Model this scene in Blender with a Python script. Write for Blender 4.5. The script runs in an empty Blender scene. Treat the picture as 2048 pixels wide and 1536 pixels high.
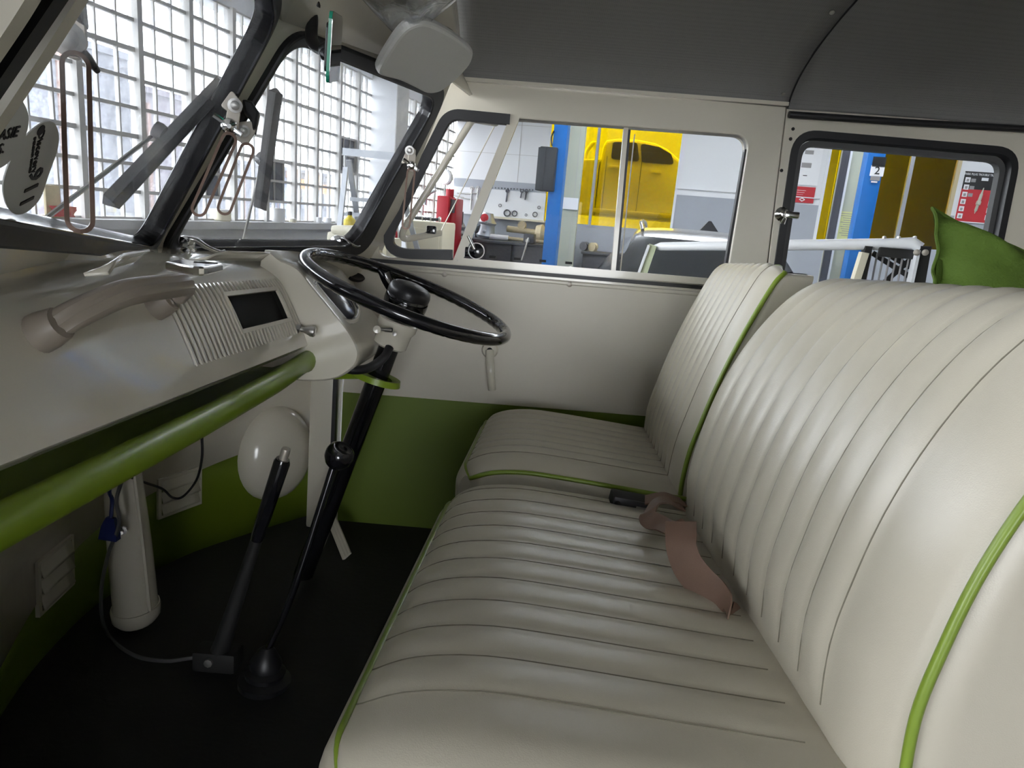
import bpy, bmesh, math, random
import numpy as np
from mathutils import Matrix, Vector

# ------------------------------------------------------------------ camera
random.seed(7)
SC = bpy.context.scene
COL = SC.collection
FPX = 1400.0
CAM = np.array([0.0, 0.0, 0.70])
PITCH, ROLL = math.radians(10.0), math.radians(4.9)
_F = np.array([0, math.cos(PITCH), -math.sin(PITCH)])
_R0 = np.array([1.0, 0, 0]); _U0 = np.array([0, math.sin(PITCH), math.cos(PITCH)])
_R = math.cos(ROLL)*_R0 + math.sin(ROLL)*_U0
_U = -math.sin(ROLL)*_R0 + math.cos(ROLL)*_U0
cd = bpy.data.cameras.new('camera'); cam = bpy.data.objects.new('camera', cd); COL.objects.link(cam)
cd.sensor_width = 36.0; cd.lens = FPX/2048*36.0; cd.clip_start = 0.02; cd.clip_end = 300
cam.matrix_world = Matrix(((_R[0], _U[0], -_F[0], CAM[0]), (_R[1], _U[1], -_F[1], CAM[1]), (_R[2], _U[2], -_F[2], CAM[2]), (0, 0, 0, 1)))
SC.camera = cam

# ------------------------------------------------------------------ sky and exposure
W = bpy.data.worlds.new('sky'); SC.world = W; W.use_nodes = True
_bg = W.node_tree.nodes['Background']; _bg.inputs[0].default_value = (0.93, 0.96, 1.0, 1); _bg.inputs[1].default_value = 13.5
SC.view_settings.view_transform = 'Standard'; SC.view_settings.look = 'None'
SC.view_settings.exposure = 0.0; SC.view_settings.gamma = 1.0; SC.view_settings.use_curve_mapping = False

# garage frame: the bus stands leaning 3.5 degrees against the level workshop
TILT = math.radians(3.5)
RG = np.array([[1, 0, 0], [0, math.cos(TILT), -math.sin(TILT)], [0, math.sin(TILT), math.cos(TILT)]])
G = Matrix.Translation(CAM) @ Matrix(RG.tolist()).to_4x4() @ Matrix.Translation(-CAM)
ID = Matrix.Identity(4)
FRAME = [ID]

def ray(px, py):
    d = _F + _R*(px-1024)/FPX - _U*(py-768)/FPX
    return d if FRAME[0] is ID else RG.T @ d
def at(px, py, Y=None, X=None, Z=None):
    d = ray(px, py)
    if Y is not None: t = Y/d[1]
    elif X is not None: t = X/d[0]
    else: t = (Z-CAM[2])/d[2]
    return Vector(CAM + t*d)
def atp(px, py, p0, n):
    d = ray(px, py); n = np.array(n); t = ((np.array(p0)-CAM)@n)/(d@n)
    return Vector(CAM + t*d)

# ------------------------------------------------------------------ materials
def mat(name, col, rough=0.5, metal=0.0, bump=0.0, bscale=200.0, var=0.0, vscale=6.0, coat=0.0, spec=0.5, emit=None, trans=0.0):
    m = bpy.data.materials.new(name); m.use_nodes = True
    nt = m.node_tree; b = nt.nodes['Principled BSDF']
    b.inputs['Base Color'].default_value = (*col, 1); b.inputs['Roughness'].default_value = rough
    b.inputs['Metallic'].default_value = metal; b.inputs['Specular IOR Level'].default_value = spec
    b.inputs['Coat Weight'].default_value = coat; b.inputs['Coat Roughness'].default_value = 0.05
    if trans: b.inputs['Transmission Weight'].default_value = trans
    tc = nt.nodes.new('ShaderNodeTexCoord')
    if var:
        n = nt.nodes.new('ShaderNodeTexNoise'); n.inputs['Scale'].default_value = vscale; n.inputs['Detail'].default_value = 6
        nt.links.new(tc.outputs['Object'], n.inputs['Vector'])
        mx = nt.nodes.new('ShaderNodeMix'); mx.data_type = 'RGBA'
        mx.inputs['A'].default_value = (*[c*(1-var) for c in col], 1); mx.inputs['B'].default_value = (*[min(1, c*(1+var)) for c in col], 1)
        nt.links.new(n.outputs['Fac'], mx.inputs['Factor']); nt.links.new(mx.outputs['Result'], b.inputs['Base Color'])
    if bump:
        n = nt.nodes.new('ShaderNodeTexNoise'); n.inputs['Scale'].default_value = bscale; n.inputs['Detail'].default_value = 4
        nt.links.new(tc.outputs['Object'], n.inputs['Vector'])
        bp = nt.nodes.new('ShaderNodeBump'); bp.inputs['Strength'].default_value = bump; bp.inputs['Distance'].default_value = 0.002
        nt.links.new(n.outputs['Fac'], bp.inputs['Height']); nt.links.new(bp.outputs['Normal'], b.inputs['Normal'])
    if emit:
        b.inputs['Emission Color'].default_value = (*col, 1); b.inputs['Emission Strength'].default_value = emit
    return m
def glass(name, tint=(1, 1, 1), gloss=0.08, milk=0.0, milkcol=(1, 1, 1), rough=0.02, var=0.0, fres=0.4):
    """thin sheet glass: clear + a little mirror + milky dirt that scatters light through"""
    m = bpy.data.materials.new(name); m.use_nodes = True; nt = m.node_tree; nt.nodes.clear()
    out = nt.nodes.new('ShaderNodeOutputMaterial'); tr = nt.nodes.new('ShaderNodeBsdfTransparent'); tr.inputs[0].default_value = (*tint, 1)
    gl = nt.nodes.new('ShaderNodeBsdfGlossy'); gl.inputs['Roughness'].default_value = rough
    mx = nt.nodes.new('ShaderNodeMixShader'); lw = nt.nodes.new('ShaderNodeLayerWeight'); lw.inputs[0].default_value = 0.25
    mu = nt.nodes.new('ShaderNodeMath'); mu.operation = 'MULTIPLY_ADD'; mu.inputs[1].default_value = fres; mu.inputs[2].default_value = gloss*0.5
    nt.links.new(lw.outputs['Fresnel'], mu.inputs[0]); nt.links.new(mu.outputs[0], mx.inputs[0])
    last = tr
    if milk:
        tl = nt.nodes.new('ShaderNodeBsdfTranslucent'); tl.inputs[0].default_value = (*milkcol, 1)
        m2 = nt.nodes.new('ShaderNodeMixShader'); m2.inputs[0].default_value = milk
        if var:
            tc = nt.nodes.new('ShaderNodeTexCoord'); n = nt.nodes.new('ShaderNodeTexNoise'); n.inputs['Scale'].default_value = 9; n.inputs['Detail'].default_value = 5
            nt.links.new(tc.outputs['Object'], n.inputs['Vector'])
            r = nt.nodes.new('ShaderNodeMapRange'); r.inputs[1].default_value = .3; r.inputs[2].default_value = .75
            r.inputs[3].default_value = max(0, milk-var); r.inputs[4].default_value = min(1, milk+var)
            nt.links.new(n.outputs['Fac'], r.inputs[0]); nt.links.new(r.outputs[0], m2.inputs[0])
        nt.links.new(tr.outputs[0], m2.inputs[1]); nt.links.new(tl.outputs[0], m2.inputs[2]); last = m2
    nt.links.new(last.outputs[0], mx.inputs[1]); nt.links.new(gl.outputs[0], mx.inputs[2]); nt.links.new(mx.outputs[0], out.inputs[0])
    return m
M = {}
M['paint'] = mat('cream_white_paint', (0.66, 0.62, 0.52), 0.22, var=0.03, coat=0.4)
M['dashpaint'] = mat('dashboard_gloss_paint', (0.66, 0.62, 0.52), 0.15, var=0.02, coat=0.7)
M['panel'] = mat('cream_door_board', (0.62, 0.58, 0.49), 0.45, bump=0.06, bscale=300, var=0.04)
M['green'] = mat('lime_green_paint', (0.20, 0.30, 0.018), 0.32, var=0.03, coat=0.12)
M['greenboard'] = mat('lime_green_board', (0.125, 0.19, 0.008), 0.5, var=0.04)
M['vinyl'] = mat('cream_vinyl', (0.54, 0.50, 0.405), 0.29, bump=0.12, bscale=900, var=0.03, vscale=3, spec=0.6)
M['piping'] = mat('green_piping', (0.20, 0.29, 0.03), 0.35)
M['seam'] = mat('seam_thread', (0.22, 0.20, 0.15), 0.8)
M['rubber'] = mat('black_rubber', (0.012, 0.012, 0.014), 0.42, bump=0.1, bscale=60)
M['blackgloss'] = mat('black_gloss', (0.008, 0.008, 0.010), 0.12, coat=0.5)
M['blackmatt'] = mat('black_matt', (0.01, 0.01, 0.01), 0.7)
M['floorrub'] = mat('black_floor_rubber', (0.012, 0.013, 0.013), 0.75, bump=0.3, bscale=80)
M['chrome'] = mat('chrome', (0.75, 0.75, 0.74), 0.14, 1.0)
M['steel'] = mat('dull_steel', (0.50, 0.49, 0.47), 0.38, 1.0, var=0.15, vscale=40)
M['zinc'] = mat('zinc_plate', (0.62, 0.57, 0.50), 0.45, 0.7, var=0.12, vscale=30)
M['copper'] = mat('worn_brass_strip', (0.13, 0.085, 0.065), 0.4, 0.6, var=0.2, vscale=30)
M['handle'] = mat('taupe_plastic', (0.30, 0.255, 0.21), 0.42, var=0.04)
M['head'] = None
M['visor'] = mat('white_visor_vinyl', (0.66, 0.655, 0.63), 0.5, bump=0.08, bscale=200)
M['belt'] = mat('brown_belt_webbing', (0.20, 0.122, 0.086), 0.5, bump=0.1, bscale=700, var=0.06, vscale=40)
M['glass'] = glass('van_glass', (0.97, 0.98, 0.98), 0.0, fres=0.05)
M['dirtyglass'] = glass('windscreen_glass', (0.95, 0.96, 0.97), 0.04, milk=0.010, var=0.008, fres=0.07)
M['sealgrey'] = mat('grey_rubber', (.07, .07, .07), .5)
M['dial'] = mat('dial_glass', (0.05, 0.05, 0.055), 0.15)

def headliner_mat():
    m = mat('perforated_grey_headliner', (0.20, 0.195, 0.185), 0.75)
    nt = m.node_tree; b = nt.nodes['Principled BSDF']; tc = nt.nodes.new('ShaderNodeTexCoord')
    w = nt.nodes.new('ShaderNodeTexVoronoi'); w.inputs['Scale'].default_value = 260; w.inputs['Randomness'].default_value = 0.15
    nt.links.new(tc.outputs['Object'], w.inputs['Vector'])
    r = nt.nodes.new('ShaderNodeMapRange'); r.inputs[1].default_value = .12; r.inputs[2].default_value = .4; r.inputs[3].default_value = .80; r.inputs[4].default_value = 1.06
    nt.links.new(w.outputs['Distance'], r.inputs[0])
    mx = nt.nodes.new('ShaderNodeVectorMath'); mx.operation = 'SCALE'; mx.inputs[0].default_value = (0.20, 0.195, 0.185)
    nt.links.new(r.outputs[0], mx.inputs['Scale']); nt.links.new(mx.outputs[0], b.inputs['Base Color'])
    bp = nt.nodes.new('ShaderNodeBump'); bp.inputs['Strength'].default_value = .5; bp.inputs['Distance'].default_value = .001
    nt.links.new(w.outputs['Distance'], bp.inputs['Height']); nt.links.new(bp.outputs['Normal'], b.inputs['Normal'])
    return m
M['head'] = headliner_mat()

# ------------------------------------------------------------------ helpers
def place(o, parent=None):
    COL.objects.link(o)
    if parent is not None:
        o.parent = parent
        root = parent
        while root.parent: root = root.parent
        if parent.type == 'EMPTY' and parent.parent is None:
            o.matrix_parent_inverse = Matrix.Translation(parent['_loc']).inverted() if '_loc' in parent else ID
    else:
        o.matrix_world = FRAME[0]
    return o
def mesh(name, verts, faces, m, parent=None, smooth=False, auto=None):
    me = bpy.data.meshes.new(name); me.from_pydata([tuple(v) for v in verts], [], faces); me.update()
    if m is not None: me.materials.append(M[m] if isinstance(m, str) else m)
    if smooth:
        for p in me.polygons: p.use_smooth = True
    if auto: me.set_sharp_from_angle(angle=math.radians(auto))
    bm = bmesh.new(); bm.from_mesh(me); bmesh.ops.recalc_face_normals(bm, faces=bm.faces); bm.to_mesh(me); bm.free()
    o = bpy.data.objects.new(name, me)
    return place(o, parent)
def from_bm(name, bm, m, parent=None, smooth=False, auto=None):
    me = bpy.data.meshes.new(name); bmesh.ops.recalc_face_normals(bm, faces=bm.faces); bm.to_mesh(me); bm.free()
    if m is not None: me.materials.append(M[m] if isinstance(m, str) else m)
    if smooth:
        for p in me.polygons: p.use_smooth = True
    if auto: me.set_sharp_from_angle(angle=math.radians(auto))
    o = bpy.data.objects.new(name, me)
    return place(o, parent)
def tag(o, label=None, cat=None, group=None, kind=None):
    if label: o['label'] = label
    if cat: o['category'] = cat
    if group: o['group'] = group
    if kind: o['kind'] = kind
    return o
def thing(name, loc, label, cat, group=None, kind=None):
    o = bpy.data.objects.new(name, None); COL.objects.link(o); o.empty_display_size = 0.05
    o.matrix_world = FRAME[0] @ Matrix.Translation(Vector(loc)); o['_loc'] = tuple(loc)
    tag(o, label, cat, group, kind)
    return o
def struct(o, label=None): o['kind'] = 'structure'; (o.__setitem__('label', label) if label else None); return o
def box(name, lo, hi, m, parent=None, bev=0.0, rot=None, seg=2):
    lo = Vector(lo); hi = Vector(hi); c = (lo+hi)/2; s = hi-lo
    bm = bmesh.new(); bmesh.ops.create_cube(bm, size=1)
    for v in bm.verts: v.co = Vector((v.co.x*s.x, v.co.y*s.y, v.co.z*s.z))
    if bev: bmesh.ops.bevel(bm, geom=bm.edges[:], offset=bev, segments=seg, affect='EDGES', profile=0.6)
    R = rot.to_4x4() if rot is not None else ID
    bmesh.ops.transform(bm, matrix=Matrix.Translation(c) @ R, verts=bm.verts)
    return from_bm(name, bm, m, parent, smooth=bool(bev), auto=40 if bev else None)
def frames(pts, closed=False, up=None):
    P = [Vector(p) for p in pts]; n = len(P); T = []
    for i in range(n):
        a = P[(i-1) % n] if (closed or i > 0) else P[i]; b = P[(i+1) % n] if (closed or i < n-1) else P[i]
        T.append((b-a).normalized())
    if up is None:
        u = Vector((0, 0, 1)) if abs(T[0].z) < 0.9 else Vector((1, 0, 0))
        N = (u - T[0]*u.dot(T[0])).normalized(); Ns = [N]
        for i in range(1, n):
            N = Ns[-1] - T[i]*Ns[-1].dot(T[i]); N.normalize(); Ns.append(N)
    else:
        Ns = []
        for i in range(n):
            u = Vector(up[i]) if isinstance(up, list) else Vector(up)
            Ns.append((u - T[i]*u.dot(T[i])).normalized())
    return P, T, Ns
def sweep(name, pts, prof, m, parent=None, closed=False, up=None, smooth=True, auto=45, cap=True, scale=None):
    """sweep a closed 2D profile (side, up) along a path"""
    P, T, Ns = frames(pts, closed, up); n = len(P); k = len(prof); V = []; Fc = []
    for i in range(n):
        B = T[i].cross(Ns[i]); s = scale[i] if scale else 1.0
        for (a, b) in prof: V.append(P[i] + B*(a*s) + Ns[i]*(b*s))
    for i in range(n if closed else n-1):
        j = (i+1) % n
        for q in range(k): r = (q+1) % k; Fc.append((i*k+q, i*k+r, j*k+r, j*k+q))
    if cap and not closed: Fc.append(tuple(range(k))); Fc.append(tuple((n-1)*k+q for q in range(k)))
    return mesh(name, V, Fc, m, parent, smooth, auto)
def circ(r, n=10, ry=None): ry = ry or r; return [(r*math.cos(2*math.pi*i/n), ry*math.sin(2*math.pi*i/n)) for i in range(n)]
def tube(name, pts, r, m, parent=None, closed=False, n=10, scale=None): return sweep(name, pts, circ(r, n), m, parent, closed, scale=scale, auto=50)
def rod(name, a, b, r, m, parent=None, r2=None, n=16):
    a = Vector(a); b = Vector(b); return tube(name, [a, a+(b-a)*0.5, b], r, m, parent, n=n, scale=[1, (1+(r2 or r)/r)/2, (r2 or r)/r])
def smoothpath(pts, n=6, closed=False):
    P = [Vector(p) for p in pts]; out = []; N = len(P)
    for i in range(N if closed else N-1):
        p1 = P[i]; p2 = P[(i+1) % N]
        p0 = P[(i-1) % N] if (closed or i > 0) else p1*2-p2
        p3 = P[(i+2) % N] if (closed or i < N-2) else p2*2-p1
        for j in range(n):
            t = j/n
            out.append(0.5*((2*p1)+(p2-p0)*t+(2*p0-5*p1+4*p2-p3)*t*t+(3*p1-p0-3*p2+p3)*t**3))
    if not closed: out.append(P[-1])
    return out
def rpoly(pts, rad, n=6):
    """round the corners of a 2D/3D polygon"""
    P = [Vector(p) for p in pts]; N = len(P); out = []
    for i in range(N):
        r = rad[i] if isinstance(rad, (list, tuple)) else rad
        a = (P[i-1]-P[i]); b = (P[(i+1) % N]-P[i]); la, lb = a.length, b.length; a.normalize(); b.normalize()
        if r <= 0: out.append(P[i].copy()); continue
        ang = a.angle(b); d = min(r/math.tan(ang/2), la*0.49, lb*0.49)
        s = P[i]+a*d; e = P[i]+b*d
        for j in range(n+1):
            t = j/n; out.append(s*(1-t)**2+P[i]*2*t*(1-t)+e*t*t)
    return out
def lathe(name, prof, origin, axis, m, parent=None, n=24, smooth=True, auto=35):
    """profile [(radius, height)] turned about an axis"""
    ax = Vector(axis).normalized(); u = Vector((1, 0, 0)) if abs(ax.x) < .8 else Vector((0, 1, 0)); u = (u-ax*u.dot(ax)).normalized(); w = ax.cross(u); o = Vector(origin)
    V = []; Fc = []; k = len(prof)
    for i in range(n):
        a = 2*math.pi*i/n; d = u*math.cos(a)+w*math.sin(a)
        for r, h in prof: V.append(o+d*r+ax*h)
    for i in range(n):
        j = (i+1) % n
        for q in range(k-1): Fc.append((i*k+q, j*k+q, j*k+q+1, i*k+q+1))
    if name in ('dial_bezel', 'chrome_ring', 'catch_ring', 'spanner_ring'):      # open rings
        for i in range(n): j = (i+1) % n; Fc.append((i*k+k-1, j*k+k-1, j*k, i*k))
    else: Fc.append(tuple(i*k for i in range(n))); Fc.append(tuple(i*k+k-1 for i in range(n)))
    return mesh(name, V, Fc, m, parent, smooth, auto)
def basis(p0, px, py):
    """4x4 from origin, x direction, in-plane y hint"""
    x = Vector(px).normalized(); y = Vector(py); y = (y-x*y.dot(x)).normalized(); z = x.cross(y)
    return Matrix(((x.x, y.x, z.x, p0[0]), (x.y, y.y, z.y, p0[1]), (x.z, y.z, z.z, p0[2]), (0, 0, 0, 1)))
def plate(name, B, outer, holes, depth, m, parent=None, bev=0.0):
    """flat plate with holes: 2D loops in the basis B, thickness centred on the plane"""
    cu = bpy.data.curves.new('tmp', 'CURVE'); cu.dimensions = '2D'; cu.fill_mode = 'BOTH'; cu.extrude = depth/2; cu.bevel_depth = bev; cu.bevel_resolution = 1; cu.offset = -bev
    for loop in [outer]+list(holes):
        s = cu.splines.new('POLY'); s.points.add(len(loop)-1); s.use_cyclic_u = True
        for p, q in zip(s.points, loop): p.co = (q[0], q[1], 0, 1)
    ob = bpy.data.objects.new('tmp', cu); COL.objects.link(ob)
    dg = bpy.context.evaluated_depsgraph_get(); me = bpy.data.meshes.new_from_object(ob.evaluated_get(dg))
    bpy.data.objects.remove(ob); bpy.data.curves.remove(cu)
    me.transform(B); me.name = name; me.materials.clear(); me.materials.append(M[m] if isinstance(m, str) else m)
    for p in me.polygons: p.use_smooth = False
    return place(bpy.data.objects.new(name, me), parent)
def grid(name, rows, m, parent=None, smooth=True, auto=None, close_u=False, close_v=False):
    r = len(rows); c = len(rows[0]); V = [v for row in rows for v in row]; Fc = []
    for i in range(r if close_u else r-1):
        for j in range(c if close_v else c-1):
            a, b = i, (i+1) % r; p, q = j, (j+1) % c
            Fc.append((a*c+p, a*c+q, b*c+q, b*c+p))
    return mesh(name, V, Fc, m, parent, smooth, auto)
def solid(o, t, off=0.0):
    md = o.modifiers.new('thick', 'SOLIDIFY'); md.thickness = t; md.offset = off; return o
def interp(tab, x):
    return float(np.interp(x, [a for a, _ in tab], [b for _, b in tab]))
def text(name, s, B, size, m, parent=None, ext=0.0004, align='CENTER', bold=False):
    cu = bpy.data.curves.new('tmp', 'FONT'); cu.body = s; cu.size = size; cu.align_x = align; cu.align_y = 'CENTER'; cu.extrude = ext
    if bold: cu.offset = size*0.012
    cu.resolution_u = 2
    ob = bpy.data.objects.new('tmp', cu); COL.objects.link(ob)
    dg = bpy.context.evaluated_depsgraph_get(); me = bpy.data.meshes.new_from_object(ob.evaluated_get(dg))
    bpy.data.objects.remove(ob); bpy.data.curves.remove(cu)
    me.transform(B); me.name = name; me.materials.clear(); me.materials.append(M[m] if isinstance(m, str) else m)
    return place(bpy.data.objects.new(name, me), parent)
YD = 1.72      # inner face of the driver's side of the bus
YC = 1.035     # middle of the bus
B_side = Matrix(((1, 0, 0, 0), (0, 0, -1, YD), (0, 1, 0, 0), (0, 0, 0, 1)))   # 2D (x, z) on the far side wall
def s2(px, py, Y=YD): p = at(px, py, Y=Y); return Vector((p.x, p.z))

# ================================================================== THE BUS: shell
def Bs(Y): return Matrix(((1, 0, 0, 0), (0, 0, -1, Y), (0, 1, 0, 0), (0, 0, 0, 1)))
fl = struct(box('floor', (-0.95, 0.33, -0.04), (1.9, 1.78, 0.0), 'floorrub'), 'black rubber cab floor')

NOSE = [(.3, -.42), (.5, -.53), (.7, -.62), (.904, -.697), (1.07, -.735), (1.25, -.745), (1.45, -.69), (1.58, -.615), (1.673, -.554), (1.76, -.49)]
ZB = [(.3, .02), (.9, .075), (1.0, .10), (1.15, .139), (1.22, .149), (1.32, .165), (1.48, .187), (1.56, .203), (1.76, .225)]
_ny = [a for a, _ in NOSE]
def NX(Y): return interp(NOSE, Y)
_sm = [Vector((a, b, 0)) for a, b in NOSE]; _sp = smoothpath(_sm, 6); NOSE = [(v.x, v.y) for v in _sp]
def nose(px, py, lift=0.0):
    for i in range(2600):
        Y = .25+i*.0006; p = at(px, py, Y=Y)
        if p.x <= NX(Y)+lift: return p
    return p
wf = thing('wall_front', (-.74, 1.1, 0), 'cream and green nose panel in front of the footwell', None, kind='structure')
ys = [.3+i*.0225 for i in range(66)]
o = grid('upper_panel', [[(NX(y)+0.002, y, zb+(0.66-zb)*t) for y in ys for zb in [interp(ZB, y)]] for t in (0, .25, .5, .75, 1)], 'paint', wf); solid(o, .012)
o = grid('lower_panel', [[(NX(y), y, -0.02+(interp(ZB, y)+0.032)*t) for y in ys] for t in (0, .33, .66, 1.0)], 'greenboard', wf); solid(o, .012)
def nose_frame(p, Y):
    d = (NX(Y+.03)-NX(Y-.03))/.06; t = Vector((d, 1, 0)).normalized(); return t, Vector((t.y, -t.x, 0)), Vector((0, 0, 1))
# headlamp bowl cover, a white dome
p = nose(545, 905); t, nn, up = nose_frame(p, p.y)
V = []
lathe_prof = [(.105, 0), (.104, .012), (.095, .03), (.075, .048), (.045, .06), (.015, .064), (.001, .0645)]
dome = lathe('headlamp_cover', lathe_prof, (0, 0, 0), (0, 0, 1), 'paint', wf, n=32)
Bd = basis(p+nn*0.004, t, up); 
if Bd.col[2].to_3d().dot(nn) < 0: Bd = basis(p+nn*0.004, -t, up)
dome.data.transform(Bd @ Matrix.Diagonal((0.98, 1.12, 1.0, 1)))
dome['label'] = 'white domed headlamp bowl cover'
# two louvred vents
for (px, py, w, h, rz) in ((352, 982, .10, .075, 0), (97, 1148, .10, .08, 0)):
    p = nose(px, py); t, nn, up = nose_frame(p, p.y)
    Bv = basis(p+nn*.010, t, up)
    sgn = 1 if Bv.col[2].to_3d().dot(nn) > 0 else -1
    vt = plate('vent_frame', Bv, [(-w/2-.008, -h/2-.006), (w/2+.008, -h/2-.006), (w/2+.008, h/2+.006), (-w/2-.008, h/2+.006)], [[(-w/2, -h/2), (w/2, -h/2), (w/2, h/2), (-w/2, h/2)]], .008, 'paint', wf)
    vt['label'] = 'white louvred air vent low on the nose panel'
    bk = plate('vent_recess', Bv @ Matrix.Translation((0, 0, -.004*sgn)), [(-w/2, -h/2), (w/2, -h/2), (w/2, h/2), (-w/2, h/2)], [], .002, 'blackmatt', vt)
    for k in range(3):
        z0 = -h/2+h*(k+.1)/3
        rows = [[Bv @ Vector((x, z0+h/3*.92*q, sgn*(.001+.007*(1-q)))) for x in (-w/2, -w/4, 0, w/4, w/2)] for q in (0, .2, .5, .8, 1)]
        s = grid('slat', rows, 'paint', vt); solid(s, .0025)
# screw on the nose panel
p = nose(632, 855); t, nn, up = nose_frame(p, p.y)
lathe('screw', [(.006, 0), (.006, .002), (.003, .004), (.0005, .0045)], p+nn*.004, nn, 'blackmatt', wf, n=10)

# door post between nose panel and driver's door
ap = struct(box('trim_1', (-.485, 1.655, 0.0), (-.425, 1.735, 0.70), 'paint', bev=.008), 'cream painted door post below the windscreen pillar')
box('weatherstrip', (-.43, 1.655, .0), (-.421, 1.672, .68), 'rubber', ap)

# ---------------------------------------------------------- windscreen
P0 = at(305, 511, Y=1.05); P1 = at(703, 507, Y=1.62); P2 = at(890, 172, Y=1.59)
NR = (P1-P0).cross(P2-P0).normalized()
if NR.x < 0: NR = -NR
BR = basis(P0, P1-P0, P2-P0); BRi = BR.inverted()
MIR = Matrix.Translation((0, YC, 0)) @ Matrix.Diagonal((1, -1, 1, 1)) @ Matrix.Translation((0, -YC, 0))
def scr(px, py):
    q = BRi @ atp(px, py, P0, NR); return Vector((q.x, q.y))
def scrx(Y, z):   # x of the (right or mirrored) screen plane
    if Y < YC: Y = 2*YC-Y
    return P0.x - ((Y-P0.y)*NR.y+(z-P0.z)*NR.z)/NR.x
s_out = rpoly([scr(305, 511), scr(722, 506), scr(892, 172), scr(580, 48)], [.035, .06, .06, .06], 8)
s_in = rpoly([scr(331, 486), scr(700, 486), scr(866, 195), scr(572, 76)], [.03, .055, .045, .05], 8)
s_gl = rpoly([scr(331, 487), scr(698, 487), scr(864, 196), scr(573, 77)], [.03, .055, .045, .05], 8)
surround = [scr(250, 585), scr(735, 590), scr(757, 515), scr(918, 120), scr(905, 60), scr(640, -60), scr(560, -20)]
def mirror_obj(src, parent):
    c = src.copy(); c.data = src.data.copy()
    for v in c.data.vertices:
        u = (BRi @ v.co).x
        if u > .36: v.co += (P1-P0).normalized()*.07*min(1, (u-.36)/.08)
    c.data.transform(MIR); c.data.flip_normals(); COL.objects.link(c); c.parent = parent
    if parent is not None and '_loc' in parent: c.matrix_parent_inverse = Matrix.Translation(parent['_loc']).inverted()
    return c
wins = []
for k in (1, 2):
    w = thing('window_%d' % k, tuple(P0 if k == 1 else MIR @ P0), ('driver side' if k == 1 else 'passenger side')+' pane of the split windscreen in a black rubber seal', None, kind='structure')
    wins.append(w)
parts = []
off = NR*0.0
def scrplate(name, outer, holes, depth, m, dz=0.0, bev=0.0):
    Bz = BR @ Matrix.Translation((0, 0, dz)); a = plate(name, Bz, outer, holes, depth, m, wins[0], bev); mirror_obj(a, wins[1]); return a
_sg = 1 if BR.col[2].to_3d().dot(NR) > 0 else -1
scrplate('pillar_frame', surround, [rpoly([scr(318, 500), scr(711, 497), scr(880, 183), scr(576, 60)], .05, 8)], .014, 'paint', dz=-.004*_sg)
scrplate('rubber_seal', s_out, [s_in], .022, 'rubber', dz=.0, bev=.004)
s_fr1 = rpoly([scr(327, 489), scr(705, 489), scr(870, 192), scr(571, 72)], [.03, .055, .045, .05], 8)
scrplate('pane_frame', s_fr1, [s_in], .027, 'blackgloss', dz=.0)
scrplate('pane', s_gl, [], .003, 'dirtyglass', dz=-.002*_sg)

# ---------------------------------------------------------- roof
HY = [(1.712, 1.100), (1.700, 1.125), (1.66, 1.16), (1.58, 1.195), (1.45, 1.228), (1.25, 1.255), (YC, 1.266)]
hsec = smoothpath([(0, y, z) for y, z in HY], 5); hsec = hsec + [Vector((0, 2*YC-v.y, v.z)) for v in reversed(hsec[:-1])]
ce = thing('ceiling', (.5, YC, 1.26), 'dark grey perforated headliner', None, kind='structure')
XS = [-.19+i*.0513 for i in range(16)]
o = grid('headliner_panel', [[(x-.0*v.z, v.y, v.z) for v in hsec] for x in XS], 'head', ce); solid(o, .01, 1)
o = grid('headliner_panel', [[(x, v.y, v.z-.004+.006*abs(math.sin((x-.57)*3))) for v in hsec] for x in [.5785+i*.07 for i in range(20)]], 'head', ce); solid(o, .01, 1)
sm = [(0.580, v.y, v.z-.003) for v in hsec]
tube('seam', sm, .0018, 'blackmatt', ce, n=6)
for px, py, Y in ((1567, 187, 1.70), (1664, 24, 1.40)):
    q = at(px, py, Y=Y); 
    for yy in np.linspace(1.0, 1.71, 400):
        qq = at(px, py, Y=float(yy)); zh = interp([(v.y, v.z) for v in hsec[::-1]], qq.y)
        if qq.z >= zh-.004: q = qq; break
    lathe('screw', [(.005, 0), (.005, .002), (.002, .004), (.0005, .0042)], q, (0, -.5, -.85), 'steel', ce, n=10)
# front header between screen and headliner, cream metal
rows = []
for v in hsec:
    zt = 1.0+.065*min(1, abs(v.y-YC)/.55)
    zt = min(zt, v.z-.02)
    a = Vector((scrx(v.y, zt)+.006, v.y, zt)); b = Vector((-.185, v.y, v.z-.004)); c = (a+b)/2+Vector((-.012, 0, .012))
    rows.append([a, a*.6+c*.4+Vector((0, 0, .006)), c, b*.6+c*.4, b])
hd = grid('trim_2', rows, 'paint'); solid(hd, .008, 1); struct(hd, 'cream header panel above the windscreen')
# raised pressing in the header on the driver's side
tube('pressing', smoothpath([at(720, 78, Y=1.33), at(770, 100, Y=1.38), at(800, 113, Y=1.42), at(830, 128, Y=1.47)], 4), .004, 'paint', hd, n=8)

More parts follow.
